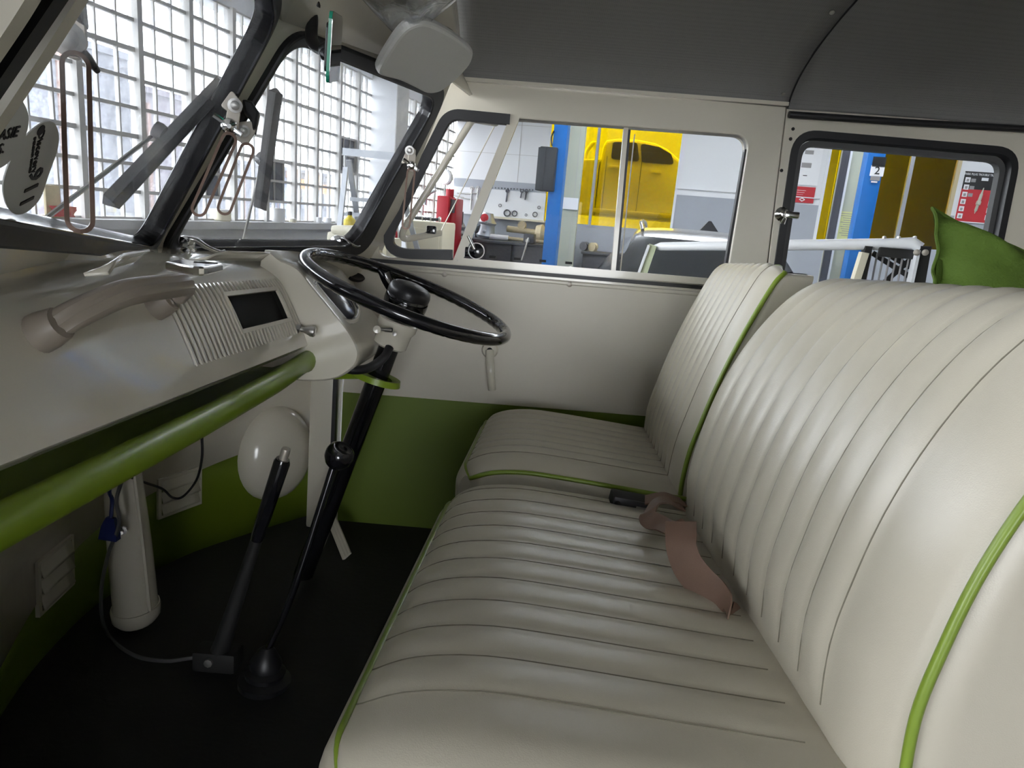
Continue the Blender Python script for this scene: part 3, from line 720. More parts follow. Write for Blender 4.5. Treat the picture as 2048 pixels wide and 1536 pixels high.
# boxes under the seats
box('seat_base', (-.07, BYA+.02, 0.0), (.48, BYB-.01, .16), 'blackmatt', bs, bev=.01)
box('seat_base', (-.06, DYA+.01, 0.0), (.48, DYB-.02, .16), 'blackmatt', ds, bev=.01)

# ================================================================== CAB DETAILS
# ---- air duct
pb = at(274, 1238, Z=.012); pt = at(243, 930, Y=1.12)
du = thing('air_duct', tuple(pb), 'cream tapered air duct standing in the footwell', 'duct')
pth = [pb+(pt-pb)*t for t in (0, .04, .08, .10, .12, .3, .5, .7, .85, 1)]
sweep('duct_body', pth, circ(.040, 24, .036), 'paint', du, scale=[.80, .98, 1.02, 1.02, .98, .97, .94, .88, .82, .78])
sweep('duct_collar', [pb+(pt-pb)*t for t in (.0, .03, .085, .10)], circ(.0425, 24, .0385), 'paint', du, scale=[.84, 1.0, 1.03, 1.0])
sd = Vector((.03, -.022, 0))
tube('duct_seam', [p+Vector((.034, -.016, 0))*k for p, k in ((pth[3], 1), (pth[6], .95), (pth[9], .8))], .0035, 'paint', du, n=6)
q = at(246, 1060, Y=1.085); lathe('duct_bolt', [(.007, 0), (.007, .006), (.003, .007), (.003, .018), (.0005, .018)], q, (.35, -.9, .1), 'steel', du, n=8)
# ---- wiring
wi = thing('blue_connector', tuple(at(222, 1062, Y=1.07)), 'blue plug connector hanging under the parcel shelf', 'connector')
M['bluep'] = mat('dark_blue_plastic', (.01, .02, .12), .4)
a = at(222, 1035, Y=1.06); b = at(219, 1078, Y=1.06)
sweep('plug', [a, a*.6+b*.4, b], [(-.012, -.006), (.012, -.006), (.012, .006), (-.012, .006)], 'bluep', wi, scale=[.55, 1, 1.2], up=(0, -1, 0))
tube('lead', smoothpath([a, at(224, 1000, Y=1.06), at(219, 985, Y=1.05), at(222, 960, Y=1.03)], 4), .003, 'bluep', wi, n=6)
M['wiregrey'] = mat('grey_wire', (.09, .09, .09), .5)
tag(tube('grey_wire', smoothpath([at(246, 955, Y=1.04), at(233, 1000, Y=1.05), at(238, 1050, Y=1.05), at(216, 1110, Y=1.07), at(202, 1190, Y=1.06), at(212, 1262, Z=.006), at(262, 1308, Z=.005), at(330, 1322, Z=.005), at(395, 1316, Z=.005), at(440, 1334, Z=.005)], 6), .0032, 'wiregrey', n=6), 'thin grey wire hanging past the duct and lying on the floor', 'wire')
tag(tube('black_wire', smoothpath([at(404, 872, Y=1.10), at(404, 915, Y=1.13), at(393, 960, Y=1.20), at(366, 993, Y=1.25), at(345, 995, Y=1.25), at(325, 978, Y=1.22), at(290, 965, Y=1.16), at(262, 955, Y=1.10)], 6), .0022, 'blackmatt', n=6), 'thin black wire drooping in front of the louvred vent', 'wire')
# ---- hand brake and gear lever
a = Vector((-.449, 1.05, .0)); b = at(566, 918, Y=1.0)
hk = thing('handbrake_lever', tuple(a), 'black upright handbrake lever with a bare metal release button', 'lever')
ax = (b-a).normalized(); L = (b-a).length
lathe('grip', [(.008, L*.62), (.0105, L*.66), (.0115, L*.80), (.0125, L*.985), (.010, L), (.001, L)], a, ax, 'blackgloss', hk, n=12)
lathe('shaft', [(.018, .0), (.014, .05), (.011, L*.4), (.009, L*.64)], a, ax, 'blackmatt', hk, n=12)
lathe('release_button', [(.0065, L-.002), (.007, L+.014), (.006, L+.018), (.001, L+.0185)], a, ax, 'zinc', hk, n=14)
box('bracket', a+Vector((-.03, -.02, 0)), a+Vector((.04, .02, .035)), 'blackmatt', hk, bev=.006)
lathe('pivot_bolt', [(.007, 0), (.007, .006), (.0005, .007)], a+Vector((.0, -.021, .022)), (0, -1, 0), 'steel', hk, n=8)
a = Vector((-.354, 1.014, .0)); b = at(680, 908, Y=1.05)
gl_ = thing('gear_lever', tuple(a), 'black gear lever with a round knob in front of the steering column', 'lever')
kd = Vector((.45, -.25, .85)).normalized()
tube('stick', smoothpath([a+Vector((0, 0, .05)), a*.6+b*.4+Vector((0, 0, .01)), b-kd*.02], 6), .0062, 'blackgloss', gl_, n=10)
lathe('knob', [(.009, -.026), (.016, -.020), (.0215, -.010), (.0225, 0), (.0205, .008), (.0155, .0125), (.013, .0115), (.001, .0135)], b, kd, 'blackgloss', gl_, n=28)
lathe('rubber_boot', [(.040, 0), (.041, .010), (.030, .016), (.032, .024), (.024, .030), (.025, .040), (.014, .060), (.008, .066), (.001, .066)], a, (0.05, 0, 1), 'rubber', gl_, n=24)
# ---- loose white sill strip
a = at(652, 1010, Y=1.64); b = at(694, 1113, Z=.008)
tag(sweep('sill_strip', [a, a*.5+b*.5, b], [(-.012, -.0025), (.012, -.0025), (.012, .0025), (.008, .0032), (.004, .0025), (0, .0032), (-.004, .0025), (-.008, .0032), (-.012, .0025)], 'paint', up=(-.3, -.8, .4), smooth=False, auto=None), 'short ribbed cream trim strip hanging loose at the foot of the door post', 'trim strip')

# ---- opening stays of the windscreen panes
def slot(root, pa, pb, w, m, name='slotted_arm', th=.0032):
    pa = Vector(pa); pb = Vector(pb); d = (pb-pa).normalized(); v = Vector(CAM)-(pa+pb)/2; s = d.cross(v).normalized()
    L = (pb-pa).length; path = []
    for i in range(9): an = math.pi*i/8; path.append(pb+s*w*math.cos(an)+d*w*math.sin(an))
    for i in range(9): an = math.pi*i/8; path.append(pa-s*w*math.cos(an)-d*w*math.sin(an))
    return sweep(name, path, [(-.0018, -th), (.0018, -th), (.0018, th), (-.0018, th)], m, root, closed=True, up=v.normalized(), smooth=False, auto=None)
def facing(pts, Y, th, name, m, root, bev=.0008):
    """small flat bracket seen face on, cut from a pixel outline at depth Y"""
    P = [at(x, y, Y=Y) for x, y in pts]; c = sum(P, Vector())/len(P); B = basis(c, Vector((1, .28, 0)), Vector((0, .1, 1))); Bi = B.inverted()
    n = B.col[2].to_3d(); out = []
    for x, y in pts:
        p = atp(x, y, c, n); q = Bi @ p; out.append((q.x, q.y, 0))
    out = [(v.x, v.y) for v in rpoly(out, .004, 3)]
    return plate(name, B, out, [], th, m, root, bev)
def wing(root, px, py, Y, r=.010, m='chrome'):
    q = at(px, py, Y=Y); n = (Vector(CAM)-q).normalized()
    w = lathe('wing_nut', [(r, 0), (r*1.02, .004), (r*.7, .009), (r*.3, .012), (.0005, .012)], q, n, m, root, n=16)
    s = Vector((-.8, -.15, .5)).normalized()
    sweep('wing', [q+n*.004+s*r*.5, q+n*.009+s*r*1.5, q+n*.012+s*r*2.3], circ(.0018, 6, .004), m, w)
    sweep('wing', [q+n*.004-s*r*.5, q+n*.009-s*r*1.3, q+n*.010-s*r*1.9], circ(.0018, 6, .004), m, w)
    return w
def bolt(root, px, py, Y, r=.006, m='steel'):
    q = at(px, py, Y=Y); n = (Vector(CAM)-q).normalized()
    lathe('bolt', [(r*1.6, 0), (r*1.6, .0012), (r, .0016), (r, .005), (r*.6, .006), (.0005, .006)], q, n, m, root, n=12)
st = thing('window_stay', tuple(at(815, 455, Y=1.5)), 'slotted metal window stay on the pillar beside the quarter light', 'window stay', 'windscreen stays')
facing([(800, 330), (818, 290), (832, 300), (830, 318)], 1.50, .003, 'bracket', 'zinc', st)
facing([(817, 308), (832, 308), (829, 345), (815, 340)], 1.497, .003, 'strap', 'zinc', st)
bolt(st, 819, 301, 1.495); wing(st, 823, 331, 1.492, .009)
slot(st, at(822, 345, Y=1.49), at(812, 450, Y=1.485), .0075, 'copper')
st = thing('window_stay', tuple(at(400, 430, Y=.97)), 'slotted copper-brown window stay hanging left of the centre post', 'window stay', 'windscreen stays')
facing([(441, 212), (464, 180), (486, 210), (482, 226), (460, 226)], .985, .003, 'bracket', 'zinc', st)
facing([(455, 218), (482, 222), (474, 268), (448, 262)], .980, .003, 'strap', 'zinc', st)
bolt(st, 470, 211, .976, .006); wing(st, 458, 252, .972, .010)
slot(st, at(458, 280, Y=.968), at(398, 418, Y=.962), .0085, 'copper')
st = thing('window_stay', tuple(at(452, 425, Y=1.03)), 'slotted dark window stay hanging right of the centre post', 'window stay', 'windscreen stays')
facing([(478, 245), (503, 242), (512, 262), (494, 292), (470, 278)], 1.03, .004, 'bracket', 'zinc', st)
facing([(484, 200), (505, 205), (520, 228), (512, 270), (503, 262), (500, 240), (488, 226)], 1.04, .012, 'hinge_arm', 'rubber', st, .004)
bolt(st, 488, 262, 1.02, .005)
slot(st, at(494, 300, Y=1.02), at(449, 416, Y=1.014), .0085, 'copper')
st = thing('window_stay', tuple(at(165, 462, Y=.58)), 'long slotted window stay hanging at the left edge of the windscreen', 'window stay', 'windscreen stays')
facing([(95, 90), (130, 28), (172, 52), (175, 90), (158, 122), (130, 112)], .585, .004, 'bracket', 'zinc', st)
facing([(128, -20), (165, -30), (174, 60), (150, 40)], .59, .012, 'hinge_arm', 'rubber', st, .004)
facing([(160, 112), (176, 100), (200, 140), (190, 146)], .59, .008, 'lever', 'rubber', st, .002)
bolt(st, 135, 76, .578, .008)
slot(st, at(151, 130, Y=.575), at(160, 440, Y=.57), .0088, 'copper')

# ---- catches along the lower edge of the screen
def catch(px, py, Y, s, label, flip=1):
    q = at(px, py, Y=Y)
    c = thing('window_catch', tuple(q), label, 'catch', 'windscreen catches')
    box('foot', q+Vector((-.014, -.016, -.010))*s, q+Vector((.012, .016, .004))*s, 'chrome', c, bev=.004*s)
    lathe('drum', [(.004, -.012), (.011, -.010), (.0125, 0), (.011, .010), (.004, .012)], q+Vector((-.002, 0, .010))*s, (.1, 1, .1), 'chrome', c, n=20)
    pth = smoothpath([q+Vector((-.002, 0, .018))*s, q+Vector((.014, .004*flip, .017))*s, q+Vector((.026, .012*flip, .008))*s, q+Vector((.042, .026*flip, .001))*s, q+Vector((.050, .032*flip, .003))*s], 4)
    sweep('lever', pth, circ(.0065*s, 12, .0045*s), 'chrome', c, scale=[1.1]*4+[1]*5+[.8]*4+[.55]*(len(pth)-13))
    return c
catch(256, 508, .96, .85, 'chrome catch with a folded lever left of the centre post', -.6)
catch(372, 500, 1.08, .95, 'chrome catch with a long lever right of the centre post', 1)
catch(676, 490, 1.56, .9, 'small chrome catch half hidden behind the steering wheel rim', .6)

# ---- wipers on the outside of the glass
NL = Vector((NR.x, -NR.y, NR.z)); PL = MIR @ P0
def onscr(px, py, off, left=False):
    n = NL if left else NR; p = PL if left else P0
    return atp(px, py, p+n*off, n)
def wiper(name, b0, b1, a0, a1, left, label, piv):
    A = onscr(*b0, -.022, left); B = onscr(*b1, -.022, left); n = NL if left else NR
    w = thing(name, tuple((A+B)/2), label, 'wiper')
    sweep('blade', [A, A*.5+B*.5, B], [(-.009, -.004), (.009, -.004), (.006, .004), (.002, .010), (-.002, .010), (-.006, .004)], 'iron2', w, up=n, smooth=False, auto=None)
    sweep('rubber_edge', [A+n*.008, A*.5+B*.5+n*.008, B+n*.008], [(-.0045, -.002), (.0045, -.002), (.001, .008), (-.001, .008)], 'rubber', w, up=n, smooth=False, auto=None)
    C = onscr(*a0, -.034, left); D = onscr(*a1, -.034, left)
    tube('arm', smoothpath([C, C*.6+D*.4, D], 4), .0026, 'steel', w, n=6)
    q = onscr(*piv, -.030, left); lathe('joint', [(.010, -.006), (.011, 0), (.010, .006)], q, n, 'iron2', w, n=12)
M['iron2'] = mat('wiper_grey_metal', (.16, .16, .165), .45, .3)
wiper('windscreen_wiper', (212, 402), (436, 165), (318, 262), (20, 492), True, 'grey windscreen wiper standing diagonally on the passenger pane', (318, 262))
wiper('windscreen_wiper', (518, 412), (549, 180), (524, 322), (486, 482), False, 'grey windscreen wiper standing nearly upright on the driver pane', (523, 318))
# rubber wiper spindle foot
# ---- round stickers inside the passenger pane
M['white2'] = mat('sticker_white', (.60, .60, .57), .5)
BL_ = MIR @ BR
def lscr(px, py, off=.004):
    """orthonormal basis in the passenger pane, y up, x to the right as seen from inside"""
    return onscr(px, py, off, True)
ex = (lscr(300, 400)-lscr(100, 400)).normalized()
Bst = basis(lscr(60, 330), ex, lscr(60, 200)-lscr(60, 400)); Bsi = Bst.inverted()
def l2(px, py): q = Bsi @ lscr(px, py); return Vector((q.x, q.y, 0))
def mksticker(pts, label):
    out = smoothpath([l2(x, y) for x, y in pts], 5, True)
    return tag(plate('sticker', Bst, [(v.x, v.y) for v in out], [], .001, 'white2'), label, 'sticker', 'stickers on the passenger pane')
s1 = mksticker([(90, 243), (108, 246), (117, 272), (112, 305), (96, 350), (80, 395), (55, 422), (30, 428), (12, 408), (5, 372), (18, 325), (40, 285), (65, 258)], 'long oval white sticker printed 911 on the windscreen')
s2_ = mksticker([(-60, 205), (-20, 178), (20, 178), (46, 205), (56, 240), (45, 285), (20, 320), (-10, 338), (-50, 330), (-75, 270)], 'white round sticker cut by the left edge of the photo')
def stext(s, pa, pb, size, parent, bold=False, italic=0.0):
    a = l2(*pa); b = l2(*pb); d = (b-a).normalized(); 
    Bt = Bst @ Matrix.Translation((a+b)/2+Vector((0, 0, _zs))) @ Matrix(((d.x, -d.y, 0, 0), (d.y, d.x, 0, 0), (0, 0, 1, 0), (0, 0, 0, 1)))
    return text('lettering', s, Bt, size, 'blackprint0', parent, bold=bold)
_zs = .0009 if Bst.col[2].to_3d().dot(Vector(CAM)-Bst.to_translation()) > 0 else -.0009
M['blackprint0'] = mat('sticker_black_print', (.012, .012, .015), .5)
_e1 = (l2(60, 400)-l2(66, 352)).length
stext('911', (68, 348), (50, 402), _e1*.92, s1, True)
stext('Discovery', (80, 268), (66, 338), _e1*.36, s1, False)
stext('EMERGENCY SERVICES', (66, 282), (58, 336), _e1*.13, s1)
q = l2(79, 259); lathe_o = lathe('emblem', [(.0045, 0), (.0045, .0004), (.0005, .0004)], Bst @ Vector((q.x, q.y, _zs)), Bst.col[2].to_3d()*(1 if _zs > 0 else -1), 'blackprint0', s1, n=20)
stext('OASIE', (-22, 275), (34, 262), _e1*.44, s2_, True)
stext('S.', (-14, 302), (14, 292), _e1*.44, s2_, True)

# ---- rear-view mirror
mr = thing('rear_view_mirror', tuple(at(620, 14, Y=1.06)), 'black-armed rear-view mirror seen edge-on below the header', 'mirror')
sweep('arm', smoothpath([at(622, 10, Y=1.10), at(624, 40, Y=1.09), at(623, 75, Y=1.07), at(632, 93, Y=1.05), at(648, 102, Y=1.03), at(659, 106, Y=1.01)], 5), circ(.0068, 10, .009), 'rubber', mr)
box('arm_base', at(618, 14, Y=1.10)-Vector((.020, .02, .004)), at(618, 14, Y=1.10)+Vector((.020, .02, .010)), 'rubber', mr, bev=.004)
lathe('ball_joint', [(.001, -.012), (.010, -.008), (.013, 0), (.010, .008), (.001, .012)], at(653, 103, Y=1.03), (1, 0, .2), 'rubber', mr, n=14)
c = at(669, 98, Y=.985); vd = (c-Vector(CAM)).normalized(); upv = (Vector((.02, 0, 1))-vd*vd.z).normalized(); nv = upv.cross(vd); nv = nv if nv.x > 0 else -nv
nv = (nv-vd*.09).normalized(); ln = upv.cross(nv).normalized()
M['mirror'] = mat('mirror_glass', (.85, .87, .86), .03, 1.0)
M['glassedge'] = mat('green_glass_edge', (.02, .26, .16), .2)
Bm = basis(c, ln, upv)
mout = [(v.x, v.y) for v in rpoly([(-.075, -.040, 0), (.075, -.040, 0), (.075, .042, 0), (-.075, .042, 0)], .014, 5)]
plate('mirror_glass', Bm, mout, [], .004, 'glassedge', mr)
_s = 1 if Bm.col[2].to_3d().dot(nv) > 0 else -1
plate('mirror_face', Bm @ Matrix.Translation((0, 0, .0022*_s)), [(x*.99, y*.985) for x, y in mout], [], .0006, 'mirror', mr)
plate('mirror_back', Bm @ Matrix.Translation((0, 0, -.004*_s)), [(x*.7, y*.7) for x, y in mout], [], .004, 'rubber', mr, .001)

# ---- sun visors
va, vb, vc = at(752, 140, Y=1.24), at(850, 38, Y=1.16), at(905, 158, Y=1.52)
vn = (vb-va).cross(vc-va).normalized(); Bv = basis(va, vb-va, vc-va); Bvi = Bv.inverted()
def v2(px, py): q = Bvi @ atp(px, py, va, vn); return Vector((q.x, q.y, 0))
vo = smoothpath([v2(*p) for p in ((753, 140), (757, 124), (778, 88), (800, 58), (822, 43), (850, 38), (885, 52), (920, 75), (940, 93), (943, 102), (936, 122), (915, 146), (893, 165), (872, 178), (850, 180), (825, 168), (795, 154), (765, 146))], 4, True)
tag(plate('sun_visor', Bv, [(v.x, v.y) for v in vo], [], .006, 'visor', None, .006), 'white padded sun visor folded against the roof above the driver', 'sun visor')
M['acryl'] = glass('clear_acrylic', (.93, .95, .97), .35, milk=.05, rough=.08)
ac = [at(700, -30, Y=1.02), at(745, 20, Y=1.10), at(785, 62, Y=1.17), at(806, 74, Y=1.22), at(826, 50, Y=1.20), at(862, 36, Y=1.18), at(905, 0, Y=1.12), at(935, -30, Y=1.08)]
rows = []
for k in range(4):
    t = k/3; rows.append([ac[k]*(1-u)+ac[7-k]*u+Vector((0, 0, -.010*math.sin(u*math.pi)-.004*math.sin(u*14))) for u in np.linspace(0, 1, 14)])
g = tag(grid('clear_visor', rows, 'acryl'), 'clear plastic visor sheet above the windscreen', 'visor'); solid(g, .003)

# ---- polished plate on the dash top
a, b, c, d = at(330, 531, Z=.672), at(365, 526, Z=.672), at(447, 535, Z=.672), at(402, 545, Z=.672)
Bp = basis((a+c)/2, c-a, b-d); Bpi = Bp.inverted(); op = rpoly([Vector(((Bpi @ p).x, (Bpi @ p).y, 0)) for p in (a, b, c, d)], .008, 4)
dp_ = tag(plate('metal_plate', Bp, [(v.x, v.y) for v in op], [], .004, 'chrome', None, .0015), 'flat polished metal plate lying on the dashboard top', 'plate')
q = (a+c)/2+(c-a)*.18; box('notch', q-Vector((.006, .010, .0)), q+Vector((.006, .010, .0042)), 'blackmatt', dp_)

# ---- seat belt
sb = thing('seat_belt', tuple(at(1380, 1010, Y=1.1)), 'brown lap belt with a black buckle lying in the fold of the seats', 'seat belt')
def ribbon(name, pts, ups, w, m, root, n=6, th=.0012):
    P = smoothpath(pts, n); U = smoothpath(ups, n)
    return sweep(name, P, [(-w, -th), (-w*.5, -th), (0, -th), (w*.5, -th), (w, -th), (w, th), (w*.5, th), (0, th), (-w*.5, th), (-w, th)], m, root, up=[u.normalized() for u in U], smooth=True, auto=40)
ribbon('webbing', [at(1362, 1012, Z=.350), at(1330, 1002, Z=.362), at(1303, 1018, Z=.368), at(1296, 1036, Z=.362), at(1322, 1048, Z=.365), at(1352, 1058, Z=.372), at(1376, 1052, Z=.376)],
       [Vector((0, -.3, 1)), Vector((-.1, -.3, 1)), Vector((-.7, -.3, .5)), Vector((-.5, -.6, .4)), Vector((-.2, -.6, .8)), Vector((-.2, -.5, .9)), Vector((0, -.4, .9))], .0135, 'belt', sb)
ribbon('webbing', [at(1362, 1044, Z=.388), at(1362, 1072, Z=.378), at(1364, 1100, Z=.366), at(1378, 1135, Z=.352), at(1405, 1168, Z=.342), at(1434, 1196, Z=.336), at(1456, 1226, Z=.328), at(1478, 1256, Z=.305)],
       [Vector((-.3, -.8, .6)), Vector((-.45, -.75, .6)), Vector((-.65, -.55, .6)), Vector((-.75, -.3, .7)), Vector((-.85, .0, .6)), Vector((-.95, .2, .4)), Vector((-.97, .3, .25)), Vector((-.98, .4, .1))], .0195, 'belt', sb)
ribbon('webbing', [at(1290, 1000, Z=.352), at(1312, 996, Z=.358), at(1338, 995, Z=.360), at(1366, 1004, Z=.350)], [Vector((0, -.3, 1))]*4, .012, 'belt', sb)
ba = at(1262, 1003, Y=1.07); ux = (at(1300, 1012, Y=1.10)-at(1220, 996, Y=1.10)).normalized()
bm_ = Matrix((ux, Vector((0, 1, .15)).normalized(), ux.cross(Vector((0, 1, .15)).normalized()))).transposed()
L = (at(1300, 1012, Y=1.10)-at(1220, 996, Y=1.10)).length
bk = box('buckle', ba-Vector((L/2, .016, .010)), ba+Vector((L/2, .016, .010)), 'blackmatt', sb, bev=.004, rot=bm_)
M['buckleplate'] = mat('buckle_dark_plate', (.06, .06, .065), .3, .6)
q = ba+bm_ @ Vector((0, -.0165, .003)); 
box('buckle_plate', q-Vector((L/2-.003, .0012, .0075)), q+Vector((L/2-.003, .0012, .0075)), 'buckleplate', bk, bev=.001, rot=bm_)
q2 = ba+bm_ @ Vector((L*.22, -.018, .001)); box('buckle_slot', q2-Vector((.009, .0008, .0016)), q2+Vector((.009, .0008, .0016)), 'steel', bk, rot=bm_)
q2 = ba+bm_ @ Vector((-L*.36, -.018, .001)); lathe('rivet', [(.0045, 0), (.0045, .001), (.0005, .0012)], q2, bm_ @ Vector((0, -1, 0)), 'blackgloss', bk, n=12)

# ---- green cushion behind the seats
M['greenfab'] = mat('moss_green_linen', (.08, .14, .012), .85, bump=.9, bscale=260, var=.12, vscale=60)
ca = at(1864, 416, Y=1.22); cb = at(1846, 640, Y=1.16); cc_ = at(2300, 860, Y=1.12); ct = at(2330, 640, Y=1.2)
def lerp(a, b, t): return a*(1-t)+b*t
NP = 30; rows_f, rows_b = [], []
pn = (cb-ca).cross(cc_-ca).normalized(); pn = pn if pn.y < 0 else -pn
for i in range(NP+1):
    u = i/NP; rf, rb = [], []
    for j in range(NP+1):
        v = j/NP; p = lerp(lerp(ca, cb, u), lerp(ct, cc_, u), v)
        ed = min(u, 1-u, v, 1-v); e = min(1, max(0, (ed-.035)/.28)); h = .062*(1-(1-e)**2.2)
        wr_ = .006*math.sin(9*u+5*v*v)*math.exp(-ed*7)+.007*math.exp(-((v-.12-u*.45)/.04)**2)*math.exp(-u*1.5)*e**.3+.004*math.sin(22*(u-v*.6))*math.exp(-ed*5)
        bow = .035*(math.sin(math.pi*v)*(u-.5)*-1+0)*0
        inw = Vector((0, 0, 0))
        c0 = (ca+cb+cc_+ct)/4; sag = (c0-p)*(.10*math.sin(math.pi*u)*(1 if v in (0, 1) else max(0, 1-ed*8))*.8+.10*math.sin(math.pi*v)*max(0, 1-ed*8)*.5)
        rf.append(p+sag+pn*(h+wr_)); rb.append(p+sag-pn*h)
    rows_f.append(rf); rows_b.append(rb)
gc = thing('green_cushion', tuple(cb), 'moss green linen scatter cushion leaning behind the front seats', 'cushion')
grid('front_cover', rows_f, 'greenfab', gc); grid('back_cover', rows_b, 'greenfab', gc)
tube('edge_seam', [rows_f[i][0] for i in range(NP, -1, -1)]+[rows_f[0][j] for j in range(1, NP+1)], .003, 'greenfab', gc, n=6)

# ---- near side: open passenger door opening, side wall behind it, load bay partition
FRAME[0] = ID
wn_ = thing('wall_left_side', (1.2, 2*YC-YD, 0), 'cream near side wall of the bus behind the passenger door', None, kind='structure')
YN = 2*YC-YD
holeN = [(x, z) for x, z in hole]
plate('side_panel', Bs(YN-.016), [(.66, 0.0), (1.9, 0.0), (1.9, 1.12), (.66, 1.12)], [holeN if False else [(v[0]+.10, v[1]) for v in hole]], .03, 'paint', wn_)
wb = struct(box('wall_rear', (1.9, YN-.03, 0), (1.93, YD+.05, 1.27), 'paint'), 'cream rear wall of the load bay')
# near windscreen pillar: cream edge, black door rubber, cream frame of the open door
def pilstrip(name, pts, w, m, label):
    return struct(sweep(name, smoothpath(pts, 5), [(-w, -.006), (w, -.006), (w, .006), (-w, .006)], m, up=(.2, -1, 0), smooth=False, auto=None), label)
pilstrip('trim_4', [at(-150, 420, Y=.455), at(5, 195, Y=.45), at(130, 0, Y=.44), at(260, -220, Y=.43)], .0075, 'paint', 'cream edge of the near windscreen pillar')
pilstrip('trim_5', [at(-170, 370, Y=.425), at(-22, 150, Y=.42), at(92, -20, Y=.41), at(220, -220, Y=.40)], .0085, 'rubber', 'black door rubber on the near windscreen pillar')
pilstrip('trim_6', [at(-190, 280, Y=.385), at(-45, 70, Y=.38), at(30, -50, Y=.375), at(120, -220, Y=.37)], .012, 'paint', 'cream frame beside the near windscreen pillar')

# ================================================================== THE WORKSHOP
AW = math.radians(11.5)
RZ = np.array([[math.cos(AW), math.sin(AW), 0], [-math.sin(AW), math.cos(AW), 0], [0, 0, 1]])
RGR = RG @ RZ
GR = Matrix.Translation(CAM) @ Matrix(RGR.tolist()).to_4x4() @ Matrix.Translation(-CAM)
def ray(px, py):
    d = _F + _R*(px-1024)/FPX - _U*(py-768)/FPX
    return d if FRAME[0] is ID else RGR.T @ d
FRAME[0] = GR
GZ = -.55; XW = -4.0; YF = 12.74; ZC = 3.7
M['concrete'] = mat('workshop_concrete', (0.22, 0.22, 0.22), 0.7, bump=.2, bscale=20, var=.15, vscale=1.5)
M['wallwhite'] = mat('workshop_white_wall', (0.74, 0.75, 0.77), 0.7, var=.06, vscale=.8)
M['wallgrey'] = mat('workshop_grey_dado', (0.36, 0.38, 0.42), 0.6, var=.1, vscale=2)
M['plaster'] = mat('grey_sill_plaster', (0.42, 0.42, 0.42), 0.8, bump=.3, bscale=15, var=.15, vscale=3)
M['ceil'] = mat('workshop_ceiling', (0.62, 0.60, 0.56), 0.8)
M['steelwin'] = mat('old_window_steel', (0.46, 0.45, 0.43), 0.7, bump=.3, bscale=40, var=.25, vscale=12)
M['winglass'] = glass('dusty_window_glass', (0.96, 0.97, 0.98), .03, milk=.05, milkcol=(.95, .96, 1), var=.045)
M['darkpane'] = mat('dark_blanked_pane', (0.09, 0.10, 0.12), 0.5)
M['blue'] = mat('lift_blue_paint', (0.015, 0.16, 0.52), 0.4, var=.08, vscale=9)
M['creamsteel'] = mat('cream_column_paint', (0.47, 0.49, 0.40), 0.5, var=.06)
M['yellowglass'] = glass('yellow_tinted_glazing', (0.62, 0.50, 0.006), .10)
M['white'] = mat('white_paper', (0.8, 0.8, 0.82), 0.6)
M['red'] = mat('red_paint', (0.42, 0.015, 0.03), 0.4)
M['redprint'] = mat('red_print', (0.50, 0.03, 0.04), 0.5)
M['blackprint'] = mat('black_print', (0.015, 0.015, 0.015), 0.5)
M['greyprint'] = mat('grey_print', (0.30, 0.29, 0.29), 0.6)
M['yellowpaper'] = mat('pale_yellow_paper', (0.62, 0.64, 0.30), 0.6)
M['alu'] = mat('aluminium', (0.45, 0.47, 0.50), 0.45, 0.6, var=.1, vscale=12)
M['iron'] = mat('oily_iron', (0.10, 0.10, 0.11), 0.45, .5, var=.3, vscale=25)
M['cream'] = mat('cream_enamel', (0.66, 0.62, 0.48), 0.4)
M['rust'] = mat('old_brass_castings', (0.55, 0.47, 0.30), 0.5, .2, var=.25, vscale=30)

struct(box('floor_workshop', (XW-.1, -9, GZ-.1), (14, YF+9, GZ), 'concrete'), 'grey concrete workshop floor')
cw0 = thing('ceiling_workshop', (3, 6, ZC), 'pale workshop ceiling with an added light gap near the far wall', None, kind='structure')
box('ceiling_panel', (XW-.3, -9, ZC), (14, 8.6, ZC+.1), 'ceil', cw0); box('ceiling_panel', (XW-.3, 10.2, ZC), (14, YF+.2, ZC+.1), 'ceil', cw0); box('ceiling_panel', (XW-.3, 8.6, ZC), (-1.5, 10.2, ZC+.1), 'ceil', cw0); box('ceiling_panel', (7.0, 8.6, ZC), (14, 10.2, ZC+.1), 'ceil', cw0)
box('added_light_pane', (-1.5, 8.6, ZC+.05), (7.0, 10.2, ZC+.056), 'winglass', cw0)  # unseen ceiling gap and pane, added to brighten the far wall
struct(box('ceiling_back_room', (2.2, YF+.2, ZC), (14, YF+7.6, ZC+.1), 'ceil'), 'part ceiling of the room behind the glazing, set to shade its right side')  # covers one side only, added to shade the right hand glazing
wnr = thing('wall_near', (0, -5, GZ), 'white workshop wall with an added light opening behind the camera', None, kind='structure')
DX0, DX1, DZ1 = .9, 2.6, 1.6     # unseen opening, added and sized to let fill light in from behind the camera
box('wall_panel', (XW-.25, -5.1, GZ), (DX0, -5.0, ZC), 'wallwhite', wnr); box('wall_panel', (DX1, -5.1, GZ), (12.1, -5.0, ZC), 'wallwhite', wnr); box('wall_panel', (DX0, -5.1, DZ1), (DX1, -5.0, ZC), 'wallwhite', wnr)
struct(box('wall_right_workshop', (12, -5.0, GZ), (12.1, YF, ZC), 'wallwhite'), 'white workshop wall at the far right')
